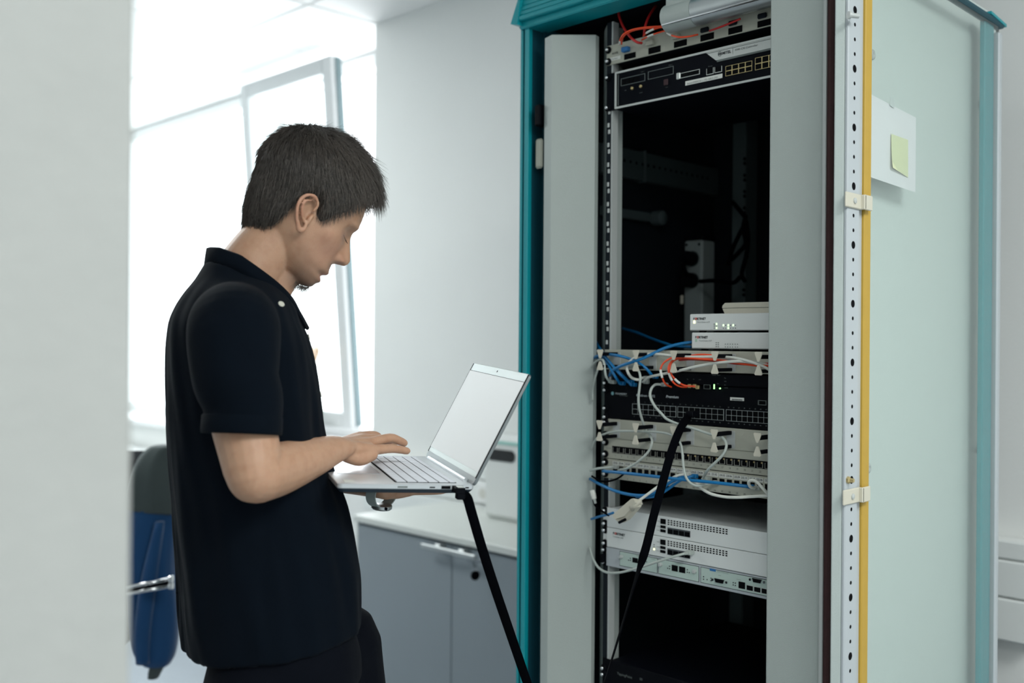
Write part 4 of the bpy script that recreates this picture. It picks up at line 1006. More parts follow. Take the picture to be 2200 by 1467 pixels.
nb = nt.nodes.new('ShaderNodeTexNoise'); nb.inputs['Scale'].default_value = 700; bu = nt.nodes.new('ShaderNodeBump'); bu.inputs['Strength'].default_value = .18; bu.inputs['Distance'].default_value = .0015
nt.links.new(tc_.outputs['Object'], nb.inputs['Vector']); nt.links.new(nb.outputs['Fac'], bu.inputs['Height']); nt.links.new(bu.outputs[0], pb_.inputs['Normal'])
ob = pobj('body', BV, BF, M_skin)
hu, hy, hv = hd_inv(BV); ay = np.abs(hy)
base = np.array([.55, .322, .21]); col = np.repeat(base[None], len(BV), 0)
ishead = (hv > -.125) & (hu > -.14) & (BV[:, 2] > 1.47)
def mixc(mask, c): 
    global col
    col = col * (1 - mask[:, None]) + np.array(c)[None] * mask[:, None]
g2 = lambda a, a0, s: np.exp(-((a - a0) / s) ** 2)
mixc(ishead * .35 * g2(hv, -.03, .03) * g2(hu, .06, .03), (.56, .27, .20))               # cheeks, nose
mixc(ishead * np.clip(.75 * smoothstep(.060, .076, hu) * np.exp(-(ay / .022) ** 4) * g2(hv, -.068, .011), 0, 1), (.50, .20, .16))   # lips
stb = np.clip(g2(hv, -.100, .020) * smoothstep(.010, .045, hu) + .7 * g2(hv, -.047, .008) * smoothstep(.06, .07, hu) * np.exp(-(ay / .026) ** 4) + .25 * g2(hv, -.07, .03) * smoothstep(-.005, .02, hu), 0, 1)
mixc(ishead * stb * .62, (.11, .075, .06))
mixc(ishead * .5 * g2(ay, .031, .013) * g2(hv, .008, .010) * smoothstep(.04, .06, hu), (.36, .19, .15))   # lids
mixc(np.clip(1.2 * smoothstep(.0, .03, -hu * 0 + (ay - .078)), 0, .35) * ishead, (.60, .27, .19))  # ears
car = ob.data.color_attributes.new('tone', 'FLOAT_COLOR', 'POINT')
car.data.foreach_set('color', np.concatenate([np.clip(col, 0, 1), np.ones((len(col), 1))], 1).astype(np.float32).ravel())
# lashes, brows, nails
lash = MB()
for sg in (-1, 1):
    for k in range(16):
        t = k / 15; y = sg * (.0195 + .023 * t); v0 = .0068 - .0025 * math.sin(math.pi * t); u0 = .0725 - .010 * t ** 2 + .0008
        lash.tube([hd(u0, y, v0), hd(u0 + .0035, y + sg * .001 * t, v0 - .0025), hd(u0 + .0062, y + sg * .002 * t, v0 - .0030)], [.00025, .0002, .0001], 3)
pobj('eyelashes', np.array(lash.v), lash.f, mat('lash', (.02, .018, .016), .6))
brow = MB()
for sg in (-1, 1):
    for k in range(95):
        t = random.random(); y = sg * (.012 + .036 * t); v0 = .030 + .005 * math.sin(2.2 * t) + random.uniform(-.003, .003); u0 = .0768 - .030 * max(0, t - .15) ** 1.8
        d = np.array([.0012, sg * .0065, .0020 - .003 * t]); p = np.array([u0, y, v0])
        q = p + d + np.array([-.002 * t, 0, 0])
        brow.tube([hd(*p), hd(*((p + q) / 2 + np.array([.0012, 0, 0]))), hd(*q)], [.00025, .0002, .0001], 3)
M_hair = mat('hair_dark', (.100, .084, .072), .38, spec=.6, var=.5, vscale=90)
M_hairs = mat('hair_shell', (.034, .030, .027), .6, bump=.5, bscale=420, spec=.3)
pobj('eyebrows', np.array(brow.v), brow.f, M_hair)
nails = MB()
for fi, f_ in enumerate(fg + fl):
    a, b = f_[0][-2], f_[0][-1]; d = (b - a) / np.linalg.norm(b - a); upv = np.array([0, 0, 1.0 if fi < 4 else -1.0]); upv = upv - d * (upv @ d); upv /= np.linalg.norm(upv); sd = np.cross(d, upv)
    rr = f_[1][-1]; cen = b - d * rr * .55 + upv * rr * .70
    G_ = [[cen + d * (i - 1.5) * .0031 + sd * (j - 2) * rr * .34 - upv * ((j - 2) * .35) ** 2 * rr * .75 for j in range(5)] for i in range(4)]
    nails.grid(G_)
pobj('fingernails', np.array(nails.v), nails.f, mat('nail', (.62, .40, .32), .3))

# ---- hair: a shell over the skull plus locks
HU, HY, HV = head_grid(90, 160, face=False); nv_, na_ = HU.shape
lineu = [-.135, -.080, -.052, -.042, -.037, -.033, -.029, -.016, -.002, .003, .018, .0245, .030, .044, .049, .057, .066, .10]
linev = [-.088, -.086, -.074, -.058, -.042, -.014, .012, .0235, .019, .000, -.007, .004, .020, .036, .055, .076, .087, .10]
def hmask(u, y, v): 
    return v - np.interp(u, lineu, linev)
m = hmask(HU, HY, HV)
th_ = np.interp(HV, [-.08, -.02, .03, .07, .11, .126], [.006, .010, .0125, .017, .025, .029]) + .008 * smoothstep(.03, .075, HU) * smoothstep(.06, .10, HV)
fade = smoothstep(-.001, .024, m)
P0 = hd(HU, HY, HV)
def gnorm(P):
    a = np.roll(P, -1, 1) - np.roll(P, 1, 1); b = np.gradient(P, axis=0); n = np.cross(a, b); n /= (np.linalg.norm(n, axis=2, keepdims=True) + 1e-9)
    cen = hd(-.02, 0, .02); s = np.sign(((P - cen) * n).sum(2, keepdims=True)); return n * s
N0 = gnorm(P0)
crown = np.array([-.085, .010, .118])
def flow(u, y, v, n):
    d = np.stack([u - crown[0], y - crown[1], v - crown[2]], -1)
    d = d + .6 * np.array([0, 0, -1.0]) * smoothstep(.08, -.02, v)[..., None] * np.linalg.norm(d, axis=-1, keepdims=True)
    dl = d[..., 0:1] * np.array([math.cos(PT), 0, -math.sin(PT)]) + d[..., 1:2] * np.array([0, 1, 0]) + d[..., 2:3] * np.array([math.sin(PT), 0, math.cos(PT)])
    dl = dl - n * (dl * n).sum(-1, keepdims=True); return dl / (np.linalg.norm(dl, axis=-1, keepdims=True) + 1e-9)
lump = np.zeros_like(HU)
for i in range(nv_):
    for j in range(na_):
        p = P0[i, j]; az = math.atan2(HY[i, j] - crown[1], HU[i, j] - crown[0]); rd_ = math.hypot(HU[i, j] - crown[0], HV[i, j] - crown[2])
        lump[i, j] = mnoise.noise(Vector((az * 9, rd_ * 22, HV[i, j] * 14)))*.6 + mnoise.noise(Vector((az * 24, rd_ * 30, 5.0))) * .4
T_ = -.0045 - .018 * smoothstep(-.008, -.022, m) + (th_ * fade + .0045 * smoothstep(-.004, .004, m)) * (1 + .30 * lump * fade)
PH = P0 + N0 * T_[..., None]
hair = pobj('hair', PH.reshape(-1, 3), grid_faces(nv_, na_), M_hairs)
st = MB(); SV = []; SF = []
cand = np.argwhere(m > -.001); wgt = fade[m > -.001] * .7 + .3
idx = cand[rng.choice(len(cand), 20000, p=wgt / wgt.sum())]
FL = flow(HU, HY, HV, N0)
for (i, j) in idx:
    p = PH[i, j] + rng.normal(0, .0012, 3); n = N0[i, j]; d = FL[i, j].copy()
    h = HV[i, j]; top = smoothstep(.05, .11, h); front = smoothstep(.02, .06, HU[i, j]) * top
    nap = smoothstep(-.05, -.075, h)
    ln = (.019 + .014 * top + .004 * front + .008 * nap) * rng.uniform(.7, 1.35) * (.55 + .45 * fade[i, j])
    az = math.atan2(HY[i, j] - crown[1], HU[i, j] - crown[0])
    jit = .085 + .09 * top
    d = d + rng.normal(0, jit, 3) + n * (rng.uniform(-.04, .07) + .10 * top); d /= np.linalg.norm(d)
    sd = np.cross(d, n); sd /= np.linalg.norm(sd) + 1e-9
    r0h = rng.uniform(.00025, .0006)
    cur = rng.uniform(5, 9); b0_ = len(SV)
    for k in range(5):
        s_k = ln * k / 4; q = p + d * s_k - n * (cur * s_k * s_k * .5) - np.array([0, 0, 1.0]) * (4.0 * front * s_k * s_k); r = r0h * (1 - .85 * k / 4)
        q = q + sd * math.sin(k * 1.1 + az * 3) * .0006 * k / 4
        SV += [q + sd * r, q + n * r * .8 - sd * r * .5, q - n * r * .8 - sd * r * .5]
    for k in range(4):
        for e_ in range(3):
            e2 = (e_ + 1) % 3; SF.append((b0_ + k * 3 + e_, b0_ + k * 3 + e2, b0_ + (k + 1) * 3 + e2, b0_ + (k + 1) * 3 + e_))
# fringe locks reaching out over the forehead
for q_ in range(900):
    y = rng.normal(0, .026); uu = rng.uniform(.040, .068); vv = np.interp(uu, [.03, .05, .068], [.118, .106, .090]) + rng.uniform(.006, .022)
    p = hd(uu + .004, y, vv); dirn = hd(1, 0, -.28 + rng.normal(0, .22)) - hd(0, 0, 0) + np.array([0, rng.normal(0, .25), 0]); dirn /= np.linalg.norm(dirn)
    ln = rng.uniform(.010, .026); sd = np.cross(dirn, [0, 0, 1.0]); sd /= np.linalg.norm(sd); nn = np.cross(sd, dirn); r0h = rng.uniform(.0003, .0007); b0_ = len(SV); wv = rng.uniform(-1, 1)
    for k in range(5):
        s_k = ln * k / 4; q = p + dirn * s_k - nn * (9 * s_k * s_k) + sd * wv * 2.2 * s_k * s_k * 3; r = r0h * (1 - .85 * k / 4)
        SV += [q + sd * r, q + nn * r * .8 - sd * r * .5, q - nn * r * .8 - sd * r * .5]
    for k in range(4):
        for e_ in range(3):
            e2 = (e_ + 1) % 3; SF.append((b0_ + k * 3 + e_, b0_ + k * 3 + e2, b0_ + (k + 1) * 3 + e2, b0_ + (k + 1) * 3 + e_))
hs = pobj('hair_strands', np.array(SV), SF, M_hair, parent=hair); hs['kind'] = 'stuff'
# chin beard and moustache: short curly hairs
SV = []; SF = []
for q_ in range(380):
    if q_ < 300:
        y = rng.normal(0, .011); u_ = rng.uniform(.040, .072); v_ = np.interp(u_, [.04, .055, .066, .074], [-.104, -.103, -.100, -.094]); dl = np.array([rng.normal(-.1, .5), rng.normal(0, .5), -1.0]); ln = rng.uniform(.006, .017)
    else:
        y = rng.normal(0, .014); u_ = .0805 - 10 * y * y; v_ = -.047 + rng.uniform(-.005, .004); dl = np.array([.15, np.sign(y) * .8, -1.0]) + rng.normal(0, .2, 3); ln = rng.uniform(.002, .0045)
    dl /= np.linalg.norm(dl); b0_ = len(SV); w1, w2 = rng.uniform(-1, 1, 2); r0h = .00030
    for k in range(5):
        s_k = ln * k / 4; q = np.array([u_, y, v_]) + dl * s_k + np.array([w1 * math.sin(k * 1.3), w2 * math.cos(k * 1.3) - w2, .4 * w1 * math.sin(k)]) * .0016 * (k > 0)
        Q = hd(*q); r = r0h * (1 - .6 * k / 4); SV += [Q + np.array([r, 0, 0]), Q + np.array([-r * .5, r * .8, 0]), Q + np.array([-r * .5, -r * .8, r])]
    for k in range(4):
        for e_ in range(3):
            e2 = (e_ + 1) % 3; SF.append((b0_ + k * 3 + e_, b0_ + k * 3 + e2, b0_ + (k + 1) * 3 + e2, b0_ + (k + 1) * 3 + e_))
bd = pobj('beard', np.array(SV), SF, M_hair); bd['kind'] = 'stuff'

# ---- polo shirt
def fold(V):
    """drapery: shallow folds hanging from shoulder, elbow and waist"""
    out = V.copy(); cx_ = .03
    ang_ = np.arctan2(V[:, 1], V[:, 0] - cx_)
    z = V[:, 2]
    for i, p in enumerate(V):
        a = ang_[i]; zz = z[i]
        w1 = mnoise.noise(Vector((a * 2.6, zz * 3.2 + a * 1.2, .3))); w2 = mnoise.noise(Vector((a * 5.0 + zz * 6, zz * 5 - a * 2, 4.1)))
        low = 1 - min(1, max(0, (zz - 1.05) / .35))
        h = .0105 * (w1 * abs(w1) ** .3) * (.5 + .7 * low) + .0050 * w2
        if zz > 1.46: h *= max(0, 1 - (zz - 1.46) / .05)
        r = np.array([p[0] - cx_, p[1], 0]); r /= (np.linalg.norm(r) + 1e-6); out[i] = p + r * h
    return out
polo = MB()
rows = [(.895, .060, .147, .178, .014), (.955, .0567, .151, .180, .008), (1.02, .0524, .1525, .178, 0), (1.11, .039, .1455, .172, 0), (1.18, .021, .133, .172, 0), (1.245, .0126, .128, .174, 0), (1.30, .0095, .127, .176, 0), (1.36, .004, .122, .178, 0), (1.40, -.001, .116, .178, 0), (1.43, -.006, .107, .172, 0), (1.455, -.005, .098, .152, 0), (1.478, -.006, .083, .122, 0), (1.497, -.004, .068, .09, -.004), (1.512, .004, .058, .066, -.02)]
R1 = interp_rows(rows)
outer = R1; inner_b = [(.92, .060, .138, .169, .014), (.893, .060, .141, .172, .014)]
loftz(polo, inner_b + outer, n=64)
def sleeve(sh, mid, hem, sgn):
    d = np.array([-.06, sgn * .10, -1.0]); d /= np.linalg.norm(d)
    P = [np.array([-.012, sgn * .10, 1.437]), sh, mid, hem - d * .045, hem]
    limb(polo, P, [(.062, .058), (.071, .066), (.065, .062), (.059, .057), (.0575, .056)], n=32, k=7, ref=(1, 0, 0), round1=False)
    return d
hem_r = np.array([-.008, -.216, 1.262]); d_r = sleeve(np.array([-.018, -.172, 1.412]), np.array([-.017, -.206, 1.345]), hem_r, -1)
hem_l = np.array([.028, .205, 1.262]); d_l = sleeve(np.array([-.010, .172, 1.412]), np.array([.008, .198, 1.345]), hem_l, 1)
PV, PF = remesh(polo, .0042, 6, .5)
PV = fold(PV)
pobj('polo_shirt', PV, PF, M_polo)
# sleeve hems: double rolled bands
for hem, d in ((hem_r, d_r), (hem_l, d_l)):
    b = MB()
    prof = [(-.024, 1.00), (-.022, 1.028), (-.002, 1.035), (.004, 1.02), (.004, .96), (-.012, .93)]
    u_ = np.array([1.0, 0, 0]); u_ = u_ - d * (u_ @ d); u_ /= np.linalg.norm(u_); w_ = np.cross(d, u_)
    G_ = [[hem + d * h + (u_ * math.cos(t) * .0578 + w_ * math.sin(t) * .0563) * s for t in np.linspace(0, 2 * math.pi, 41)] for (h, s) in prof]
    b.grid(G_); pobj('sleeve_hem', np.array(b.v), b.f, M_polo)
# collar: stand and turned-down leaf
def collar_pt(t, lay):
    """t in degrees round the neck, 0 = front; lay 0 inner foot, 1 fold, 2 outer, 3 leaf edge"""
    a = math.radians(t); c_, s_ = math.cos(a), math.sin(a)
    ft = abs(((t + 180) % 360) - 180) / 180  # 0 front .. 1 back
    zt = np.interp(ft, [.08, .2, .4, .62, .8, 1], [1.450, 1.472, 1.506, 1.540, 1.553, 1.556])
    rx, ry = .066, .060 + .004 * (1 - ft)
    cx_ = .018 + .014 * (1 - ft)
    if lay == 0: return np.array([cx_ + (rx - .004) * c_, (ry - .003) * s_, zt - .030])
    if lay == 1: return np.array([cx_ + rx * c_, ry * s_, zt])
    if lay == 2: return np.array([cx_ + (rx + .006) * c_, (ry + .006) * s_, zt - .002])
    drop = np.interp(ft, [.08, .14, .3, .6, 1], [.028, .046, .036, .034, .034]); o_ = np.interp(ft, [.08, .2, .5, 1], [.014, .016, .018, .010])
    return np.array([cx_ + (rx + o_) * c_ + .010 * (1 - ft) * (ft < .3), (ry + o_) * s_, zt - drop])
b = MB(); ths = np.linspace(16, 344, 64)
G_ = [[collar_pt(t, l) for l in (0, 1, 2, 3)] for t in ths]
G_ = [[r[0], r[0] * .5 + r[1] * .5, r[1], r[2], r[2] * .55 + r[3] * .45 + np.array([0, 0, .002]), r[3], r[3] * .97 + r[2] * .03 - np.array([.002 * math.cos(math.radians(t)), .002 * math.sin(math.radians(t)), 0])] for r, t in zip(G_, ths)]
b.grid(G_); co = pobj('collar', np.array(b.v), b.f, M_polo)
sol = co.modifiers.new('thick', 'SOLIDIFY'); sol.thickness = .0022
# placket and buttons
b = MB(); G_ = []
for k in range(12):
    z = 1.452 - .155 * k / 11; xf = np.interp(z, [1.29, 1.345, 1.40, 1.43, 1.452], [.1365, .127, .115, .101, .090])
    G_.append([np.array([xf + .004 - (.0 if abs(j - 3) < 3 else .006), -.002 + (j - 3) * .0052, z]) for j in range(7)])
b.grid(G_); pobj('placket', np.array(b.v), b.f, M_polo)
M_btn = mat('button', lin((206, 204, 190)), .35)
for (px, py, F_) in ((604, 653, 1.598),):
    p = pl(px, py, F_); b = MB(); b.lathe(p, (.30, -.75, .60), [(.0052, 0), (.0055, .001), (.0048, .002), (.0032, .0014), (.0010, .0014)], 18)
    pobj('button', np.array(b.v), b.f, M_btn)
for z in (1.405, 1.355, 1.305):
    xf = np.interp(z, [1.29, 1.345, 1.40, 1.43], [.1365, .127, .115, .101]) + .0045; b = MB(); b.lathe((xf, -.002, z), (1, 0, .2), [(.005, 0), (.0052, .001), (.0044, .002), (.003, .0014)], 16); pobj('button', np.array(b.v), b.f, M_btn)
b = MB()
for k in range(4): b.tube([(.113 + .002 * k, .075, 1.345 - .006 * k), (.116 + .002 * k, .070, 1.340 - .006 * k), (.114 + .002 * k, .066, 1.344 - .006 * k)], .0012, 5)
pobj('chest_mark', np.array(b.v), b.f, mat('stitch_teal', lin((70, 170, 170)), .7))
# ---- jeans and shoes
je = MB()
loftz(je, interp_rows([(.985, .055, .120, .160), (.93, .062, .126, .166), (.87, .075, .132, .172), (.82, .09, .12, .165)]), n=48)
def leg(hip, knee, ank): limb(je, [hip, hip * .5 + knee * .5, knee, knee * .45 + ank * .55, ank], [(.098, .094), (.088, .082), (.066, .064), (.060, .058), (.052, .055)], n=28, k=7, ref=(1, 0, 0))
leg(np.array([.035, -.088, .83]), np.array([.06, -.095, .47]), np.array([.012, -.10, .10]))
leg(np.array([.170, .085, .83]), np.array([.23, .09, .47]), np.array([.19, .095, .10]))
limb(je, [(.09, .04, .89), (.160, .075, .81)], [.094, .10], n=20)
JV, JF = remesh(je, .0055, 6, .5)
for i, p in enumerate(JV):
    JV[i] = p + .004 * mnoise.noise(Vector((p[0] * 16, p[1] * 16, p[2] * 7))) * np.array([1, .4, .2])
pobj('jeans', JV, JF, M_jean)
M_shoe = mat('shoe', (.02, .02, .022), .6); M_sole = mat('shoe_sole', (.5, .5, .48), .7)
for (x, y) in ((.012, -.10), (.19, .095)):
    b = MB(); limb(b, [(x - .06, y, .05), (x, y, .055), (x + .09, y, .045), (x + .17, y, .036)], [(.040, .036), (.050, .038), (.036, .044), (.024, .036)], n=18, ref=(0, 0, 1))
    v_ = np.array(b.v); v_[:, 2] = np.maximum(v_[:, 2], .014); s_ = pobj('shoe', v_, b.f, M_shoe)
    b = MB(); P = [(x + .075 + .135 * math.cos(t), y + .047 * math.sin(t) * (1 + .12 * math.cos(t)), 0.0) for t in np.linspace(0, 2 * math.pi, 28, endpoint=False)]
    b.prism(P, (0, 0, .02)); pobj('sole', np.array(b.v), b.f, M_sole, parent=s_, smooth=False)
# ---- watch on the left wrist
wa = thing('wrist_watch', 'watch with a light grey strap on the hand below the laptop', 'watch', tuple(L2W(wr_l)[0]))
ax = fa2 / np.linalg.norm(fa2)
upv = np.array([0, 0, 1.0]); upv = upv - ax * (upv @ ax); upv /= np.linalg.norm(upv); sdv = np.cross(ax, upv)
wc = pl(821, 1057, 1.770)
G_ = []
for t in np.linspace(0, 2 * math.pi, 49):
    rU, rS = .0235, .033
    cc0 = wc + upv * (math.cos(t) * rU - .001) + sdv * math.sin(t) * rS; nn = upv * math.cos(t) / rU + sdv * math.sin(t) / rS; nn /= np.linalg.norm(nn)
    hwid = .0100
    G_.append([cc0 - ax * hwid, cc0 - ax * hwid + nn * .0022, cc0 + ax * hwid + nn * .0022, cc0 + ax * hwid, cc0 - ax * hwid])
b = MB().grid(G_); mbw = MB(); mbw.v = L2W(b.v).tolist(); mbw.f = b.f
obj('strap', mbw, mat('strap_grey', lin((172, 184, 182)), .6, bump=.2, bscale=900), wa, angle=40)
def wobj(name, b, m, ang=40): q = MB(); q.v = L2W(b.v).tolist(); q.f = b.f; return obj(name, q, m, wa, angle=ang)
bc_ = wc - upv * .0215 + ax * .002
dn = -upv
b = MB().lathe(bc_, dn, [(.0165, 0), (.0185, .001), (.0185, .006), (.0170, .0075)], 28); wobj('case', b, M_alu)
b = MB().lathe(bc_ + dn * .0072, dn, [(.0168, 0), (.0160, .0012), (.010, .0018)], 28); wobj('dial', b, M_hole)
b = MB().lathe(bc_ + ax * .0150 + sdv * .010 * np.sign(sdv @ np.array([0, -1.0, 0])) + dn * .0035, ax, [(.0026, 0), (.0026, .003), (.002, .0034)], 10); wobj('crown', b, M_black)
# ------------------------------------------------------------------ the laptop, held level in front of him
lp = [-0.06308, 1.62839, 1.16469, 0.02578, 0.05519, 0.32654, 1.13777]
def rodr(v):
    t = np.linalg.norm(v); k = np.array(v) / t; K = np.array([[0, -k[2], k[1]], [k[2], 0, -k[0]], [-k[1], k[0], 0]])
    return np.eye(3) + math.sin(t) * K + (1 - math.cos(t)) * K @ K
RL = rodr(lp[3:6]); OL = np.array(lp[:3]); AL = lp[6]; LW, LD, LH = .325, .22, .205
def la_(p): return rc(OL + RL @ np.array(p, float))     # laptop frame: x towards the hinge, y away from the camera, z up
def ll(p): x, y, z = p; return la_((x * math.cos(AL) - z * math.sin(AL), y, x * math.sin(AL) + z * math.cos(AL)))  # lid frame: x up the lid, z = towards the back... (negative z = back)
def tr(mb, f_): q = MB(); q.v = [tuple(f_(p)) for p in mb.v]; q.f = mb.f; return q
lap = thing('laptop', 'silver laptop with a bright blank screen held in the left hand', 'laptop', tuple(la_((-LD / 2, LW / 2, -.016))))
M_sil = mat('laptop_silver', lin((210, 214, 217)), .33, metal=.5, bump=.02, bscale=1500)
M_key = mat('key_silver', lin((222, 225, 232)), .5)
base = MB()
def rr(x0, x1, y0, y1, r, n=5):
    P = []
    for (cx_, cy_, a0_) in ((x1 - r, y1 - r, 0), (x0 + r, y1 - r, 90), (x0 + r, y0 + r, 180), (x1 - r, y0 + r, 270)):
        for k in range(n + 1): a = math.radians(a0_ + 90 * k / n); P.append((cx_ + r * math.cos(a), cy_ + r * math.sin(a)))
    return P
def slab(mb, levels, x0, x1, y0, y1, r):
    rings = [rr(x0 + i_, x1 - i_, y0 + i_, y1 - i_, max(r - i_ * .3, .002)) for (z, i_) in levels]; n = len(rings[0])
    V = [(x, y, z) for (z, i_), ring in zip(levels, rings) for (x, y) in ring]
    F = [(i * n + k, i * n + (k + 1) % n, (i + 1) * n + (k + 1) % n, (i + 1) * n + k) for i in range(len(levels) - 1) for k in range(n)]
    F += [tuple(range(n - 1, -1, -1)), tuple((len(levels) - 1) * n + k for k in range(n))]
    return mb.add(V, F)
slab(base, [(-.0152, .012), (-.0148, .008), (-.008, .0016), (-.0070, .0002), (-.0006, .0), (0, .0008)], -LD, .004, 0, LW, .008)
obj('base', tr(base, la_), M_sil, lap, angle=25)
obj('belly', tr(slab(MB(), [(-.0155, .013), (-.0146, .0065), (-.0085, .0012)], -LD, .004, 0, LW, .008), la_), mat('laptop_belly', lin((44, 58, 70)), .4, metal=.3), lap, angle=25)
# keyboard well, keys, touchpad
ky0, ky1 = .018, LW - .018; kx1, kx0 = -.022, -.125
obj('keyboard_well', tr(MB().box(kx0, kx1, ky0, ky1, .0, .0004), la_), M_hole, lap)
rows_ = [(6, .011, [1] * 16), (5, .0178, [1] * 13 + [1.9, 1]), (4, .0178, [1.5] + [1] * 12 + [1.4, 1]), (3, .0178, [1.75] + [1] * 11 + [2.15, 1]), (2, .0178, [2.2] + [1] * 10 + [2.7, 1]), (1, .0178, [1.2, 1, 1, 1.1, 5, 1, 1, 1.3, 1, 1, 1.3])]
xx = kx1 - .0008; kc = {}
for (_, hk, ws) in rows_:
    un = (ky1 - ky0 - .001) / sum(ws); yy = ky1 - .0005
    for w_ in ws:   # columns run from his left (far side) to his right (near side)
        kw = un * w_
        b = MB().box(-hk / 2 + .0010, hk / 2 - .0010, -kw / 2 + .0010, kw / 2 - .0010, .0003, .0016, b=.0004)
        key = (hk, round(kw, 5))
        ctr = (xx - hk / 2, yy - kw / 2, 0)
        if key not in kc:
            b.v = [tuple(rc(RL @ np.array(p))) for p in b.v]; kc[key] = proto_mesh('key', b, M_key)
        put('key', kc[key], lap, la_(ctr)); yy -= kw
    xx -= hk
obj('touchpad', tr(MB().box(-.205, -.132, .10, .205, .0, .0005, b=.0002), la_), mat('touchpad', lin((196, 200, 206)), .22, metal=.5), lap)
obj('sticker', tr(MB().box(-.207, -.190, .012, .036, .0, .0005, b=.0002), la_), M_label, lap)
obj('hinge', tr(MB().cyl((-.001, .035, .0015), (-.001, LW - .035, .0015), .0045, n=14), la_), M_sil, lap, angle=40)
# ports on the near side
obj('usb_port', tr(MB().box(-.052, -.037, -.0006, .002, -.0066, -.0018), la_), M_hole, lap)
obj('usb_port', tr(MB().box(-.072, -.062, -.0006, .002, -.0058, -.0030, b=.001), la_), M_hole, lap)
obj('power_port', tr(MB().box(-.012, -.005, -.0006, .002, -.0058, -.0030, b=.001), la_), M_hole, lap)
obj('card_slot', tr(MB().box(-.124, -.108, -.0004, .002, -.0054, -.0030), la_), M_inkg, lap)
obj('lan_port', tr(MB().box(-.034, -.016, -.0006, .003, -.0115, -.0012), la_), M_hole, lap)
# lid: back shell, bezel, screen
lid = obj('lid', tr(slab(MB(), [(-.0062, .0012), (-.0052, 0), (-.0012, 0), (-.0005, .0008)], .0, LH, 0, LW, .007), ll), mat('lid_grey', lin((128, 134, 136)), .35, metal=.5), lap, angle=25)
obj('bezel', tr(MB().box(.013, LH - .0008, .001, LW - .001, -.0006, .0002), ll), mat('bezel_grey', lin((206, 214, 212)), .25, metal=.2), lid)
for ya_, yb_ in ((.0006, .0028), (LW - .0034, LW - .0006)): obj('bezel_edge', tr(MB().box(.012, LH - .001, ya_, yb_, -.0008, .0006), ll), M_black, lid)
obj('screen', tr(MB().box(.022, LH - .016, .0032, LW - .0036, .0, .0008), ll), mat('screen_on', lin((120, 124, 124)), .35, emit=(.92, .955, .945), estr=.29), lid)
obj('screen_line', tr(MB().box(LH - .0162, LH - .0154, .003, LW - .0034, .0, .0009), ll), M_black, lid)
obj('camera_lens', tr(MB().cyl((LH - .007, LW / 2, .0), (LH - .007, LW / 2, .0006), .0018, n=10), ll), M_hole, lid)
# ------------------------------------------------------------------ cables
def cable(name, pts, r, m, label, group=None, n=8, k=8, cat='cable'):
    P = [atY(px, py, Y) for (px, py, Y) in pts]; P = spline(P, k)
    o = obj(name, MB().tube(P, r, n), m, smooth=True); return tag(o, label, cat, group)
def plug(name, a, b, w_, h_, m, label, group=None):
    """RJ45-like plug between two world points"""
    a, b = np.array(a), np.array(b); d = b - a; L = np.linalg.norm(d); d /= L
    u = np.array([0, 0, 1.0]) - d * d[2]; u /= np.linalg.norm(u); s_ = np.cross(d, u)
    mb = MB()
    for (t0, t1, ws, hs_) in ((0, .35, .55, .6), (.35, 1, 1, 1)):
        q = MB().box(t0 * L, t1 * L, -w_ / 2 * ws, w_ / 2 * ws, -h_ / 2 * hs_, h_ / 2 * hs_, b=.0012); mb.add([a + d * p[0] + s_ * p[1] + u * p[2] for p in q.v], q.f)
    return mb
def patch(name, cf_pts, r, m, label, plugs=(), group=None):
    """a patch cord: jacket and the plugs seen at its ends"""
    P = [atY(*cf(a, b), Y) for (cf, a, b, Y) in cf_pts]; P = spline(P, 8)
    t = thing(name, label, 'cable', tuple(P[0]), group)
    obj('sheath', MB().tube(P, r, 10), m, t, smooth=True)
    for (e_, L, mm) in plugs:
        p = np.array(P[0] if e_ == 0 else P[-1]); q = p + np.array([0, L, -.001]); obj('plug', plug('plug', p - np.array([0, .003, 0]), q, .0115, .0085, mm), mm, t)
    return t
def plug(name, a, b, w_, h_, m):
    a, b = np.array(a), np.array(b); d = b - a; L = np.linalg.norm(d); d /= L
    u = np.array([0, 0, 1.0]) - d * d[2]; u /= np.linalg.norm(u); s_ = np.cross(d, u); mb = MB()
    for (t0, t1, ws, hs_) in ((0, .4, .55, .65), (.4, 1, 1, 1)):
        q = MB().box(t0 * L, t1 * L, -w_ / 2 * ws, w_ / 2 * ws, -h_ / 2 * hs_, h_ / 2 * hs_, b=.0012); mb.add([a + d * p[0] + s_ * p[1] + u * p[2] for p in q.v], q.f)
    return mb
A, B_, D_ = 1.700, 1.715, 1.690
# white and grey cords
patch('network_cable', [(c4, 640, 1045, 1.725), (c4, 700, 995, 1.71), (c4, 850, 960, 1.70), (c4, 1050, 918, 1.695), (c4, 1250, 870, 1.695), (c4, 1420, 842, 1.70), (c4, 1600, 820, 1.705), (c4, 1780, 818, 1.71), (c4, 2060, 860, 1.72)], .0030, M_wcab, 'white cord rising from the black switch to the right hooks', ((0, .02, M_plugc),))
patch('network_cable', [(c4, 640, 1000, 1.725), (c4, 575, 1022, 1.71), (c4, 500, 990, 1.70), (c4, 455, 905, 1.695), (c4, 475, 835, 1.70), (c4, 545, 775, 1.71), (c4, 660, 738, 1.715), (c4, 800, 735, 1.715), (c4, 960, 752, 1.715), (c4, 1150, 766, 1.715), (c4, 1430, 765, 1.715), (c4, 1650, 775, 1.712), (c4, 1830, 815, 1.705), (c4, 1960, 860, 1.70), (c4, 2070, 915, 1.70)], .0030, M_wcab, 'white cord curling left then running through the upper hooks', ((0, .02, M_plugc),))
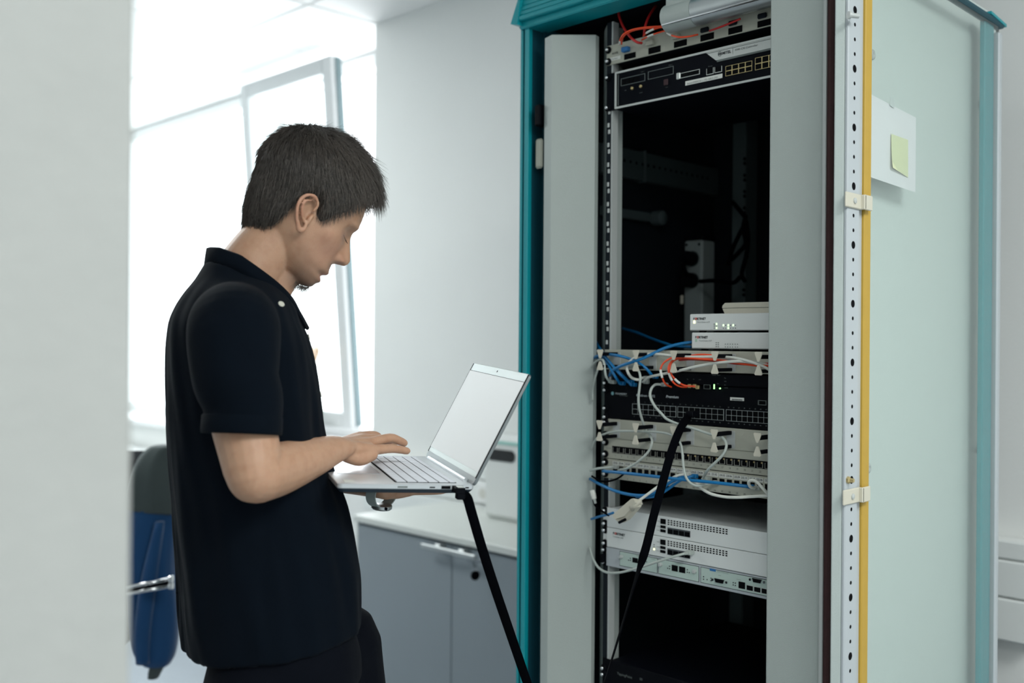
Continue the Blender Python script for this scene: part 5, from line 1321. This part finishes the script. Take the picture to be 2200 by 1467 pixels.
patch('network_cable', [(c4, 480, 880, 1.72), (c4, 520, 868, 1.705), (c4, 575, 900, 1.695), (c4, 605, 985, 1.69), (c4, 598, 1100, 1.69), (c4, 585, 1230, 1.69), (c4, 595, 1350, 1.695), (c5, 630, 225, 1.705), (c5, 668, 330, 1.715), (c5, 722, 400, 1.71), (c5, 738, 470, 1.70), (c5, 705, 560, 1.695), (c5, 630, 645, 1.69), (c5, 520, 728, 1.69), (c5, 430, 772, 1.695), (c5, 370, 785, 1.715)], .0026, M_gcab, 'grey cord hanging in front of the switch into the labelled sockets', ((-1, .02, M_gcab),))
patch('network_cable', [(c4, 835, 1075, 1.715), (c4, 775, 1078, 1.705), (c4, 730, 1125, 1.695), (c4, 718, 1210, 1.69), (c4, 770, 1320, 1.685), (c4, 850, 1410, 1.685), (c5, 900, 205, 1.688), (c5, 1000, 252, 1.692), (c5, 1110, 285, 1.70), (c5, 1250, 328, 1.705), (c5, 1390, 375, 1.71), (c5, 1500, 400, 1.705), (c5, 1563, 455, 1.70), (c5, 1572, 530, 1.695), (c5, 1525, 620, 1.69), (c5, 1430, 715, 1.69), (c5, 1350, 800, 1.698), (c5, 1312, 880, 1.718)], .0028, M_gcab, 'grey cord looping from the switch past the fourth hook to the labels', ((0, .022, M_plugc), (-1, .018, M_gcab)))
patch('network_cable', [(c5, 60, 545, 1.715), (c5, 78, 475, 1.71), (c5, 130, 415, 1.705), (c5, 220, 370, 1.705), (c5, 350, 345, 1.705), (c5, 520, 343, 1.705), (c5, 700, 348, 1.705), (c5, 870, 362, 1.705), (c5, 985, 400, 1.70), (c5, 1055, 480, 1.695), (c5, 1080, 600, 1.69), (c5, 1092, 740, 1.685), (c5, 1120, 860, 1.683), (c5, 1175, 930, 1.685), (c5, 1245, 958, 1.69), (c5, 1330, 945, 1.70), (c5, 1420, 925, 1.718)], .0026, M_gcab, 'grey cord running through the lower hooks then dropping in a loop', ((-1, .018, M_gcab),))
patch('network_cable', [(c5, 1235, 920, 1.715), (c5, 1300, 990, 1.70), (c5, 1400, 1048, 1.69), (c5, 1550, 1082, 1.69), (c5, 1700, 1088, 1.69), (c5, 1850, 1080, 1.70), (c5, 2060, 1068, 1.705)], .0031, M_wcab, 'white cord sagging under the labelled sockets towards the right', ((0, .018, M_wcab),))
patch('network_cable', [(c5, 1895, 985, 1.72), (c5, 1845, 970, 1.705), (c5, 1828, 920, 1.695), (c5, 1862, 893, 1.69), (c5, 1915, 912, 1.69), (c5, 1970, 970, 1.69), (c5, 2050, 1060, 1.70)], .0031, M_wcab, 'white cord in a tight loop at the right labelled socket', ((0, .018, M_plugc),))
patch('network_cable', [(c5, 1100, 828, 1.722), (c5, 1020, 845, 1.71), (c5, 930, 892, 1.70), (c5, 830, 950, 1.69), (c5, 720, 1030, 1.675), (c5, 640, 1090, 1.665), (c5, 590, 1125, 1.66)], .0029, M_wcab, 'cream cord leading from the labels down to the beige adapter', ((0, .018, M_wcab),))
patch('network_cable', [(c6, 1110, 672, 1.705), (c6, 1040, 690, 1.695), (c6, 930, 722, 1.688), (c6, 800, 765, 1.685), (c6, 650, 815, 1.685), (c6, 500, 858, 1.69), (c6, 360, 888, 1.695), (c6, 230, 885, 1.70), (c6, 130, 825, 1.705), (c6, 65, 710, 1.71), (c6, 38, 600, 1.715)], .0027, M_gcab, 'grey cord plugged into the lower white appliance and drooping left', ((0, .026, M_gcab),))
patch('network_cable', [(c5, 40, 788, 1.70), (c5, 120, 765, 1.70), (c5, 200, 756, 1.705), (c5, 290, 748, 1.718)], .0027, M_gcab, 'short grey cord entering the first labelled socket from the left', ((-1, .018, M_plugc),))
patch('network_cable', [(c4, 55, 880, 1.71), (c4, 100, 825, 1.705), (c4, 150, 795, 1.70), (c4, 190, 810, 1.695), (c4, 205, 900, 1.69), (c4, 222, 990, 1.695), (c4, 262, 1045, 1.715)], .0026, M_gcab, 'grey cord bent over the leftmost upper hook into the switch', ((-1, .018, M_plugc),))
patch('network_cable', [(c4, 130, 900, 1.70), (c4, 95, 1010, 1.70), (c4, 72, 1130, 1.71), (c4, 70, 1260, 1.715)], .0024, M_gcab, 'thin grey cord hanging down beside the left rail')
patch('network_cable', [(c5, 430, 815, 1.72), (c5, 360, 870, 1.71), (c5, 260, 905, 1.70), (c5, 160, 905, 1.70), (c5, 60, 850, 1.71)], .0022, M_kcab, 'thin dark cord curving left below the labels')
patch('network_cable', [(c5, 75, 1110, 1.70), (c5, 95, 1175, 1.70), (c5, 150, 1225, 1.70), (c6, 250, 245, 1.685)], .0022, M_kcab, 'thin dark cord from the white plug to the beige adapter')
t = thing('plug_housing', 'white loose plug hanging by the left rail below the labels', 'plug', tuple(atY(*c5(75, 1060), 1.70)))
p0_, p1_ = atY(*c5(62, 1010), 1.70), atY(*c5(88, 1108), 1.70)
obj('shell', MB().tube([p0_, p0_ * .5 + p1_ * .5, p1_], [.0062, .0066, .0052], 8), M_wcab, t); obj('tip', MB().cyl(p1_, p1_ + (p1_ - p0_) * .5, .0035, .003, n=8), M_plugc, t)
# beige adapter
ad = thing('cable_adapter', 'flat beige adapter hanging from the cream cord over the white appliance', 'adapter', tuple(atY(*c6(420, 190), 1.655)))
ya = 1.648
poly = [atY(*c6(a, b), ya) for (a, b) in ((292, 238), (500, 58), (528, 52), (548, 100), (500, 170), (420, 255), (330, 285), (300, 265))]
obj('shell', MB().prism(poly, (.006, .018, -.004)), M_tab, ad)
p2p = [atY(*c6(a, b), ya + .004) for (a, b) in ((300, 262), (330, 285), (420, 258), (500, 175), (548, 105), (560, 150), (440, 290), (372, 330), (350, 315))]
obj('side', MB().prism(p2p, (.004, .012, 0)), M_tab, ad)
a_, b_ = atY(*c6(505, 165), 1.652), atY(*c6(612, 70), 1.66)
obj('boot', MB().tube([a_, a_ * .5 + b_ * .5, b_], [.0075, .0062, .0042], 10), M_tab, ad, smooth=True)
a_ = atY(*c6(365, 325), ya); b_ = atY(*c6(440, 288), ya); obj('connector', MB().tube([a_, b_], [.003, .003], 6), M_black, ad)
# blue cords
bl = [
 ([(c5, 185, 793, 1.70), (c5, 400, 812, 1.69), (c5, 700, 845, 1.685), (c5, 1000, 880, 1.685), (c5, 1300, 908, 1.69), (c5, 1600, 940, 1.70), (c5, 1830, 968, 1.72)], .0034, 'straight blue cord crossing the whole labelled panel', ((-1, .012, M_bcab),)),
 ([(c5, 40, 880, 1.715), (c5, 150, 940, 1.70), (c5, 300, 1008, 1.69), (c5, 450, 1050, 1.688), (c5, 600, 1068, 1.688), (c5, 720, 1055, 1.69), (c5, 850, 990, 1.695), (c5, 950, 915, 1.70), (c5, 1080, 860, 1.718)], .0034, 'blue cord sagging from the left rail under the labels, front one', ((-1, .015, M_bcab),)),
 ([(c5, 560, 1078, 1.70), (c5, 700, 1085, 1.695), (c5, 820, 1055, 1.695), (c5, 930, 985, 1.70), (c5, 1060, 895, 1.705), (c5, 1190, 850, 1.72)], .0032, 'blue cord sagging under the labels, rear one of the two', ((-1, .015, M_bcab),)),
 ([(c6, 55, 285, 1.71), (c6, 140, 258, 1.70), (c6, 230, 238, 1.69), (c6, 300, 215, 1.68)], .0028, 'short blue cord ending left of the beige adapter', ()),
 ([(c4, 60, 505, 1.80), (c4, 120, 620, 1.77), (c4, 200, 745, 1.72), (c4, 290, 860, 1.70), (c4, 380, 960, 1.70), (c4, 470, 1045, 1.72)], .0032, 'blue cord of the left bundle falling to the switch, topmost', ((-1, .016, M_bcab),)),
 ([(c4, 62, 560, 1.80), (c4, 110, 660, 1.77), (c4, 185, 765, 1.73), (c4, 260, 880, 1.70), (c4, 320, 980, 1.70), (c4, 372, 1060, 1.72)], .0032, 'blue cord of the left bundle falling to the switch, lowest', ((-1, .016, M_bcab),)),
 ([(c4, 60, 800, 1.74), (c4, 130, 752, 1.72), (c4, 240, 738, 1.71), (c4, 360, 752, 1.70), (c4, 480, 785, 1.71), (c4, 590, 835, 1.70), (c4, 680, 905, 1.705), (c4, 745, 985, 1.72)], .0032, 'blue cord arching behind the second hook to the switch', ((-1, .016, M_bcab),)),
 ([(c4, 262, 975, 1.72), (c4, 290, 925, 1.70), (c4, 380, 870, 1.69), (c4, 500, 828, 1.69), (c4, 640, 780, 1.70), (c4, 780, 712, 1.715), (c4, 900, 660, 1.73), (c4, 1050, 620, 1.745), (c4, 1200, 598, 1.76)], .0034, 'bright blue cord climbing to the lower desktop firewall', ()),
 ([(c4, 400, 445, 2.0), (c4, 560, 490, 1.95), (c4, 720, 555, 1.90), (c4, 860, 605, 1.85), (c4, 990, 640, 1.82), (c4, 1180, 655, 1.80)], .0032, 'dim blue cord hanging in the dark behind the hooks', ()),
 ([(c4, 100, 770, 1.76), (c4, 220, 820, 1.735), (c4, 330, 900, 1.72), (c4, 430, 1000, 1.715), (c4, 500, 1075, 1.722)], .0032, 'blue cord in the middle of the left bundle', ((-1, .016, M_bcab),)),
]
for P_, r_, lb, pg in bl: patch('network_cable', P_, r_, M_bcab, lb, pg)
# orange and red fibres
def fibre(pts, r, m, lab, collars=()):
    P = [atY(*cf(a, b), Y) for (cf, a, b, Y) in pts]; P = spline(P, 8); t = thing('fibre_cable', lab, 'cable', tuple(P[0]))
    obj('sheath', MB().tube(P, r, 8), m, t, smooth=True)
    for (i0, i1) in collars:
        n = len(P); obj('collar', MB().tube(P[int(i0 * n):int(i1 * n) + 1], r * 1.35, 8), M_label, t, smooth=True)
fibre([(c4, 1010, 765, 1.715), (c4, 940, 785, 1.705), (c4, 872, 830, 1.695), (c4, 835, 900, 1.69), (c4, 850, 990, 1.69), (c4, 890, 1070, 1.70), (c4, 955, 1105, 1.72)], .0019, M_ocab, 'orange fibre curving widest left of the third upper hook', ((.52, .68),))
fibre([(c4, 1040, 775, 1.715), (c4, 965, 810, 1.70), (c4, 922, 880, 1.69), (c4, 935, 970, 1.688), (c4, 985, 1060, 1.695), (c4, 1060, 1100, 1.71), (c4, 1130, 1105, 1.722)], .0019, M_ocab, 'orange fibre in the middle of the three loops', ((.46, .6),))
fibre([(c4, 1080, 775, 1.715), (c4, 985, 805, 1.702), (c4, 940, 870, 1.692), (c4, 950, 950, 1.69), (c4, 1010, 1030, 1.695), (c4, 1100, 1085, 1.71), (c4, 1225, 1098, 1.722)], .0019, M_ocab, 'orange fibre ending furthest right on the switch', ((.62, .74),))
fibre([(c4, 1180, 752, 1.722), (c4, 1250, 742, 1.72), (c4, 1330, 741, 1.72), (c4, 1420, 748, 1.72)], .0022, M_ocab, 'orange fibre lying along the top of the upper hook panel')
fibre([(c4, 1020, 775, 1.715), (c4, 1150, 778, 1.714), (c4, 1300, 790, 1.714), (c4, 1480, 800, 1.714), (c4, 1650, 825, 1.714), (c4, 1800, 848, 1.714), (c4, 1920, 862, 1.714), (c4, 2060, 868, 1.716)], .0024, M_ocab, 'orange fibre running through the upper hooks to the right')
fibre([(c4, 1040, 800, 1.722), (c4, 1200, 792, 1.722), (c4, 1500, 815, 1.722), (c4, 1700, 842, 1.72), (c4, 1880, 850, 1.72), (c4, 2060, 842, 1.72)], .0024, M_rcab, 'red fibre running through the upper hooks to the right')
fibre([(c3, 358, 60, 1.76), (c3, 368, 180, 1.745), (c3, 420, 310, 1.73), (c3, 500, 420, 1.715), (c3, 570, 472, 1.71), (c3, 625, 482, 1.722)], .0028, M_rcab, 'dark red cable falling from the roof left of the fibre panel')
fibre([(c3, 785, 60, 1.78), (c3, 735, 130, 1.75), (c3, 690, 210, 1.73), (c3, 658, 310, 1.715), (c3, 648, 400, 1.722)], .0028, M_rcab, 'dark red cable falling from the roof, second from the left')
fibre([(c3, 372, 500, 1.722), (c3, 378, 450, 1.71), (c3, 410, 390, 1.70), (c3, 480, 345, 1.70), (c3, 580, 318, 1.70), (c3, 720, 300, 1.705), (c3, 960, 286, 1.715)], .0017, M_ocab, 'orange fibre arching from the blue coupler, upper one', ((.04, .16),))
fibre([(c3, 395, 495, 1.722), (c3, 400, 445, 1.712), (c3, 440, 385, 1.705), (c3, 530, 340, 1.705), (c3, 650, 318, 1.705), (c3, 800, 308, 1.708), (c3, 960, 300, 1.716)], .0017, M_ocab, 'orange fibre arching from the blue coupler, lower one')
fibre([(c3, 622, 448, 1.722), (c3, 690, 410, 1.71), (c3, 780, 375, 1.705), (c3, 870, 348, 1.71), (c3, 980, 320, 1.718)], .0017, M_ocab, 'orange fibre from the second coupler towards the tube lamp', ((.25, .45),))
fibre([(c3, 640, 405, 1.722), (c3, 680, 365, 1.71), (c3, 760, 325, 1.705), (c3, 860, 302, 1.712), (c3, 980, 292, 1.72)], .0017, M_ocab, 'orange fibre from the second coupler, steeper one', ((.22, .5),))
fibre([(c3, 905, 365, 1.715), (c3, 950, 392, 1.705), (c3, 1040, 415, 1.70), (c3, 1140, 410, 1.705), (c3, 1255, 386, 1.722)], .0019, M_ocab, 'orange fibre looping below the tube lamp', ((.06, .30),))
fibre([(c3, 1385, 345, 1.722), (c3, 1480, 312, 1.712), (c3, 1600, 265, 1.715), (c3, 1735, 208, 1.722)], .0022, M_rcab, 'red fibre slanting up right of the tube lamp')
# black cords deep inside
for pts, lab in (([(960, 470, 2.24), (1010, 530, 2.2), (1045, 590, 2.18), (1000, 690, 2.18), (955, 790, 2.2), (930, 880, 2.22)], 'black cord hooked at the rear rail, left strand'),
                 ([(1045, 560, 2.2), (1030, 640, 2.17), (1045, 740, 2.16), (1000, 800, 2.18), (950, 850, 2.2)], 'black cord hooked at the rear rail, middle strand'),
                 ([(1050, 600, 2.19), (1062, 700, 2.17), (1050, 820, 2.16), (1020, 940, 2.17), (1040, 990, 2.19)], 'black cord hooked at the rear rail, right strand'),
                 ([(745, 990, 2.18), (850, 985, 2.16), (960, 1000, 2.16), (1010, 960, 2.17)], 'black cord from the lower plug of the power strip'),
                 ([(650, 850, 2.18), (640, 900, 2.17), (660, 940, 2.175), (700, 950, 2.18)], 'black cord from the upper plug of the power strip')):
    cable('power_cable', [(*c7(a, b), Y) for (a, b, Y) in pts], .0055, M_kcab, lab)
t = obj('tie', MB().box(*(lambda p: (p[0] - .006, p[0] + .003, 2.20, 2.206, p[2] - .012, p[2] + .012))(atY(*c7(625, 1110), 2.20)), b=.002), M_tab); tag(t, 'small pale tag hanging left of the power strip', 'tag'); t.name = 'hanging_tag'
# the flat black cable from the laptop down, round and up to the switch
def ribbon(P, wd, N, th):
    mb = MB(); m_ = len(P); V = []
    for i in range(m_):
        d = P[min(i + 1, m_ - 1)] - P[max(i - 1, 0)]; d /= np.linalg.norm(d); n = N[i] - d * (N[i] @ d); n /= np.linalg.norm(n); s_ = np.cross(d, n)
        V += [P[i] + s_ * a * wd / 2 + n * b * th / 2 for (a, b) in ((-1, -.5), (-.85, -1), (.85, -1), (1, -.5), (1, .5), (.85, 1), (-.85, 1), (-1, .5))]
    F = [(i * 8 + k, i * 8 + (k + 1) % 8, (i + 1) * 8 + (k + 1) % 8, (i + 1) * 8 + k) for i in range(m_ - 1) for k in range(8)] + [tuple(range(7, -1, -1)), tuple((m_ - 1) * 8 + k for k in range(8))]
    return mb.add(V, F)
fc = thing('flat_network_cable', 'flat black cable hanging from the laptop and rising to the switch', 'cable', tuple(la_((-.025, -.01, -.02))))
st_ = la_((-.022, -.012, -.014))
kp = [st_, atF(1003, 1068, 1.64), atF(1013, 1100, 1.65), atF(1035, 1175, 1.675), atF(1064, 1265, 1.72), atF(1098, 1365, 1.78), atF(1133, 1467, 1.85), atF(1165, 1560, 1.88), atF(1205, 1625, 1.89), atF(1250, 1600, 1.89), atF(1298, 1467, 1.89), atF(1330, 1365, 1.90), atF(1352, 1290, 1.91), atF(1372, 1225, 1.92), atF(1388, 1175, 1.925), atF(1405, 1105, 1.935), atF(1424, 1035, 1.955), atF(1444, 965, 1.98), atF(1462, 920, 2.01), atF(1480, 893, 2.055)]
fwd = np.array([XF, YF, 0]); rgt = np.array([XR, YR, 0])
nk = [fwd] * 8 + [fwd, fwd * .3 + rgt, rgt, rgt + fwd * .02, rgt + fwd * .05, rgt + fwd * .35, fwd, fwd, fwd, fwd, fwd, fwd]
KP = spline([np.concatenate([p, n / np.linalg.norm(n)]) for p, n in zip(kp, nk)], 8)
def flat(i0, i1): return [q[:3] for q in KP[i0:i1]], [q[3:] for q in KP[i0:i1]]
Pq, Nq = flat(0, len(KP)); 
obj('ribbon', ribbon(Pq, .0165, Nq, .0022), M_kcab, fc, smooth=False, angle=50)
a_ = la_((-.034, -.020, -.0125)); 
obj('plug', tr(MB().box(-.033, -.017, -.020, .004, -.0112, -.0016, b=.001).box(-.031, -.019, -.019, -.004, -.0018, -.0004, b=.0004), la_), M_black, fc)
obj('boot', tr(MB().box(-.031, -.016, -.020, -.008, -.021, -.010, b=.002), la_), M_black, fc)
obj('latch', tr(MB().box(-.030, -.019, -.0195, -.006, -.0013, -.0001, b=.0003), la_), M_silver, fc)
e_ = kp[-1]; obj('plug', MB().box(e_[0] - .006, e_[0] + .012, e_[1] - .004, FY - .001, e_[2] - .002, e_[2] + .010, b=.001), M_black, fc)
# ------------------------------------------------------------------ sideboard along the back wall and what stands on it
SX0 = atZ(760, 1105, .74)[0]; SYF = 2.25
sb = thing('sideboard', 'low sideboard with pale top and grey doors below the wall trunking', 'sideboard', (-2.4, 2.5, 0))
SX1 = -1.72
obj('worktop', MB().box(SX0, SX1, SYF, 2.715, .716, .741, b=.003), M_desk, sb)
obj('body', MB().box(SX0 + .012, SX1 - .01, SYF + .03, 2.70, .07, .714), M_deskf, sb)
obj('plinth', MB().box(SX0 + .03, SX1 - .03, SYF + .06, 2.69, 0, .07), M_dark, sb)
xs_ = atY(970, 1300, SYF + .012)[0]
obj('end_panel', MB().box(SX0 + .004, SX0 + .0135, SYF + .014, 2.70, .03, .712, b=.002), M_desk, sb)
dl_ = obj('door', MB().box(SX0 + .014, xs_ - .0015, SYF + .012, SYF + .031, .075, .706, b=.0015), M_deskf, sb)
dr_ = obj('door', MB().box(xs_ + .0015, SX1 - .012, SYF + .012, SYF + .031, .075, .706, b=.0015), M_deskf, sb)
h0, h1 = atY(906, 1172, SYF - .02), atY(1022, 1196, SYF - .02); hz_ = (h0[2] + h1[2]) / 2
hd_ = obj('handle', MB().box(h0[0], h1[0], SYF - .026, SYF - .016, hz_ - .008, hz_ + .008, b=.002), M_alu, sb)
for q_ in (.28, .72): obj('handle_post', MB().box(h0[0] + (h1[0] - h0[0]) * q_ - .014, h0[0] + (h1[0] - h0[0]) * q_ + .014, SYF - .017, SYF + .013, hz_ - .004, hz_ + .014, b=.003), M_alu, hd_)
kp_ = atY(1035, 1205, SYF + .006)
obj('lock', MB().lathe((kp_[0], SYF + .012, kp_[2]), (0, -1, 0), [(.010, 0), (.010, .006), (.007, .008)], 16), M_chrome, sb, angle=40)
ke = thing('door_key', 'key with a dark fob hanging in the sideboard lock', 'key', (kp_[0], SYF - .005, kp_[2] - .03))
obj('blade', MB().box(kp_[0] - .0015, kp_[0] + .0015, SYF - .020, SYF + .004, kp_[2] - .004, kp_[2] + .004), M_chrome, ke)
obj('bow', MB().lathe((kp_[0], SYF - .022, kp_[2] - .004), (1, 0, 0), [(.009, -.001), (.011, 0), (.009, .001)], 14), M_chrome, ke)
obj('ring', MB().tube([(kp_[0] + .001, SYF - .024 + .008 * math.cos(a), kp_[2] - .018 + .010 * math.sin(a)) for a in np.linspace(0, 2 * math.pi, 14)], .0012, 6), M_chrome, ke)
obj('fob', MB().lathe((kp_[0] - .004, SYF - .022, kp_[2] - .042), (1, -.3, 0), [(.013, 0), (.016, .002), (.016, .007), (.012, .009)], 14), M_black, ke, angle=40)
# white device with a dark oval window
y_ = 2.56
o0, o1 = atY(1046, 980, y_), atY(1105, 980, y_); oz0, oz1 = atY(1080, 991, y_)[2], atY(1080, 966, y_)[2]
dv = thing('card_reader', 'white desk device with a black oval window on the sideboard', 'device', ((o0[0] + o1[0]) / 2, y_ + .06, .741))
zt_d = atY(1085, 935, y_)[2]
obj('shell', MB().box(o0[0] - .03, o1[0] + .05, y_ + .004, y_ + .13, .741, zt_d, b=.02), M_white, dv)
ovl = rr(o0[0], o1[0], oz0, oz1, (oz1 - oz0) * .46, 6)
obj('window', MB().prism([(x, y_ + .0045, z) for (x, z) in ovl], (0, -.004, 0)), mat('black_gloss', (.01, .012, .014), .12), dv)
obj('band', MB().box(o0[0] + .03, o1[0] + .04, y_ + .0005, y_ + .005, zt_d - .035, zt_d - .022, b=.002), mat('pale_teal', lin((160, 206, 198)), .5), dv)
# wall sockets on the trunking
for (px, py, m_, lab) in ((1086, 1055, M_tab, 'cream wall socket on the trunking beside the cabinet'), (1040, 1045, M_frame, 'white wall socket on the trunking further from the cabinet')):
    p = atY(px, py, YB - .072); t = thing('wall_socket', lab, 'socket', (p[0], YB - .075, .748))
    obj('plate', MB().box(p[0] - .034, p[0] + .034, YB - .0805, YB - .0705, .757, .835, b=.004), m_, t)
    obj('well', MB().lathe((p[0], YB - .0802, .796), (0, -1, 0), [(.021, 0), (.0205, .001), (.018, .0004)], 20), mat('socket_well', (.6, .6, .56), .5), t)
# ------------------------------------------------------------------ office chair with a jacket over its back (left, beyond the partition)
cF = 3.05
cc_ = atF(322, 1100, cF); chx, chy = cc_[0], cc_[1]
def chp(px, py, dF=0): return atF(px, py, cF + dF)
ch = thing('office_chair', 'office chair with chrome armrest under a hanging blue jacket', 'chair', (chx, chy + .25, 0))
rt, fw_ = np.array([XR, YR, 0]), np.array([XF, YF, 0])
def cw(r, f_, z): return np.array([chx, chy, 0]) + rt * r + fw_ * f_ + np.array([0, 0, z])
def cbox(r0, r1, f0, f1, z0, z1, b=.01): return tr(MB().box(r0, r1, f0, f1, z0, z1, b=b), lambda p: cw(*p))
obj('backrest', cbox(-.42, .05, .03, .09, .55, 1.05, .03), M_dark, ch)
obj('back_bar', MB().tube([cw(-.30, .07, .60), cw(-.30, .10, .47), cw(-.30, .2, .44)], [(.03, .01)] * 3, 10), M_black, ch)
obj('seat', cbox(-.50, -.10, .10, .55, .42, .50, .03), M_dark, ch)
obj('column', MB().cyl(cw(-.30, .3, .10), cw(-.30, .3, .43), .025), M_black, ch)
for k in range(5):
    a = math.radians(20 + 72 * k); e_ = cw(-.30 + .27 * math.cos(a), .3 + .27 * math.sin(a), .08)
    obj('base_arm', MB().tube([cw(-.30, .3, .11), e_], [.022, .014], 8), M_alu, ch)
    obj('caster', MB().lathe(e_ - np.array([.012, 0, .052]), (1, 0, 0), [(.026, 0), (.028, .006), (.028, .018), (.026, .024)], 14), M_black, ch)
arm = MB()
a0_, a1_ = chp(268, 1262, -.17), chp(366, 1243, -.13); b0_, b1_ = chp(268, 1276, -.17), chp(366, 1258, -.13)
arm.tube([a0_, a1_], .0055, 10); arm.tube([b0_, b1_], .0055, 10)
obj('armrest', arm, M_chrome, ch, smooth=True)
obj('armrest_pad', MB().tube([(a0_ + b0_) / 2 + fw_ * .012, (a1_ + b1_) / 2 + fw_ * .012], [(.009, .008), (.009, .008)], 10), M_black, ch)
obj('armrest_end', MB().lathe(a1_ - rt * .004, rt, [(.010, 0), (.012, .006), (.010, .012)], 12).lathe(b1_ - rt * .004, rt, [(.010, 0), (.012, .006), (.010, .012)], 12), M_chrome, ch, angle=40)
# jacket: blue body, grey yoke, a gathered sleeve cuff at the foot
jk = thing('jacket', 'blue jacket with grey shoulders hung over the chair by the partition', 'jacket', tuple(cw(-.04, 0, .45)))
def jrow(z, xl, xr, f0, f1, dz=0): return (z, xl, xr, f0, f1, dz)
def jloft(rows, n=28, seed=0):
    mb = MB(); Q = spline([np.array(r, float) for r in rows], 6); V = []
    for (z, xl, xr, f0, f1, dz) in Q:
        for k in range(n):
            t = 2 * math.pi * k / n; c_, s_ = math.cos(t), math.sin(t); cxr, hw_ = (xl + xr) / 2, (xr - xl) / 2; cf_, hf_ = (f0 + f1) / 2, (f1 - f0) / 2
            w_ = 1 + .10 * mnoise.noise(Vector((3 * c_ + seed, 3 * s_, z * 5)))
            V.append(cw(cxr + hw_ * math.copysign(abs(c_) ** .8, c_) * w_, cf_ + hf_ * math.copysign(abs(s_) ** .8, s_) * w_, z + dz * c_))
    m_ = len(Q); F = [(i * n + k, i * n + (k + 1) % n, (i + 1) * n + (k + 1) % n, (i + 1) * n + k) for i in range(m_ - 1) for k in range(n)]
    F += [tuple(range(n - 1, -1, -1)), tuple((m_ - 1) * n + k for k in range(n))]; return mb.add(V, F)
def zx(py): return H - (py - CY) / FPX * cF
def xr_(px): return (px - 322) / FPX * cF
obj('body', jloft([jrow(zx(1092), xr_(262), xr_(372), -.035, .12), jrow(zx(1200), xr_(264), xr_(374), -.05, .12), jrow(zx(1300), xr_(270), xr_(377), -.05, .11), jrow(zx(1380), xr_(282), xr_(376), -.05, .09), jrow(zx(1415), xr_(296), xr_(373), -.045, .07), jrow(zx(1434), xr_(312), xr_(364), -.03, .05)]), M_jkt, jk, smooth=True)
obj('yoke', jloft([jrow(zx(1102), xr_(258), xr_(374), -.042, .125, -.012), jrow(zx(1060), xr_(264), xr_(373), -.042, .125), jrow(zx(1015), xr_(278), xr_(372), -.03, .12), jrow(zx(985), xr_(294), xr_(370), -.015, .11), jrow(zx(968), xr_(312), xr_(366), .0, .09), jrow(zx(964), xr_(325), xr_(360), .02, .07)], seed=3), M_jktg, jk, smooth=True)
obj('sleeve_fold', jloft([jrow(zx(1120), xr_(346), xr_(364), -.062, -.03), jrow(zx(1250), xr_(318), xr_(350), -.075, -.03), jrow(zx(1350), xr_(306), xr_(338), -.075, -.03), jrow(zx(1420), xr_(308), xr_(335), -.065, -.03)], n=16, seed=5), M_jkt, jk, smooth=True)
obj('cuff', jloft([jrow(zx(1428), xr_(328), xr_(358), -.02, .03), jrow(zx(1446), xr_(322), xr_(350), -.02, .03), jrow(zx(1462), xr_(320), xr_(342), -.015, .025)], n=16, seed=8), M_jktg, jk, smooth=True)

# ------------------------------------------------------------------ orchid on the window sill, mostly washed out by the light
fx = atY(684, 768, 2.90); px_ = atY(652, 900, 2.90)
orc = thing('potted_orchid', 'orchid with pale orange blossoms on the bright window sill behind the man', 'plant', (px_[0], 2.90, .895))
M_petal = mat('petal', lin((232, 196, 160)), .7); M_stem = mat('stem', lin((96, 120, 70)), .6)
obj('pot', MB().lathe((px_[0], 2.90, .895), (0, 0, 1), [(.045, 0), (.058, .09), (.062, .095), (.062, .11), (.052, .11), (.050, .09)], 20), M_white, orc, angle=40)
sp_ = spline([(px_[0], 2.90, .98), (px_[0] + .01, 2.90, 1.15), (px_[0] + .03, 2.90, 1.30), (fx[0] - .01, 2.90, 1.38), (fx[0], 2.90, fx[2] + .02)], 6)
obj('stem', MB().tube(sp_, .0035, 6), M_stem, orc, smooth=True)
for k in range(5):
    a = k * 1.3; L_ = [np.array([px_[0], 2.90, .985]) + np.array([math.cos(a) * r_, math.sin(a) * r_ * .6, .06 * math.sin(r_ * 14) ]) for r_ in np.linspace(.0, .16, 6)]
    obj('leaf', MB().tube(L_, [(.003, .006), (.003, .020), (.003, .026), (.003, .024), (.003, .015), (.001, .002)], 8, ref=(0, 0, 1)), M_stem, orc, smooth=True)
for (dx, dz) in ((0, 0), (-.05, .05), (.025, .045), (-.06, -.005)):
    b = MB(); c0 = np.array([fx[0] + dx * .7, 2.885, fx[2] + dz * .7])
    for q_ in range(5):
        a = q_ * 2 * math.pi / 5 + dx * 20; d_ = np.array([math.cos(a), -.25, math.sin(a)])
        b.tube([c0, c0 + d_ * .012, c0 + d_ * .024, c0 + d_ * .030], [(.003, .003), (.0015, .010), (.0015, .010), (.0008, .003)], 8, ref=(0, 1, 0))
    b.lathe(c0, (0, -1, 0), [(.004, 0), (.005, .005), (.002, .009)], 8)
    obj('blossom', b, M_petal, orc, smooth=True)
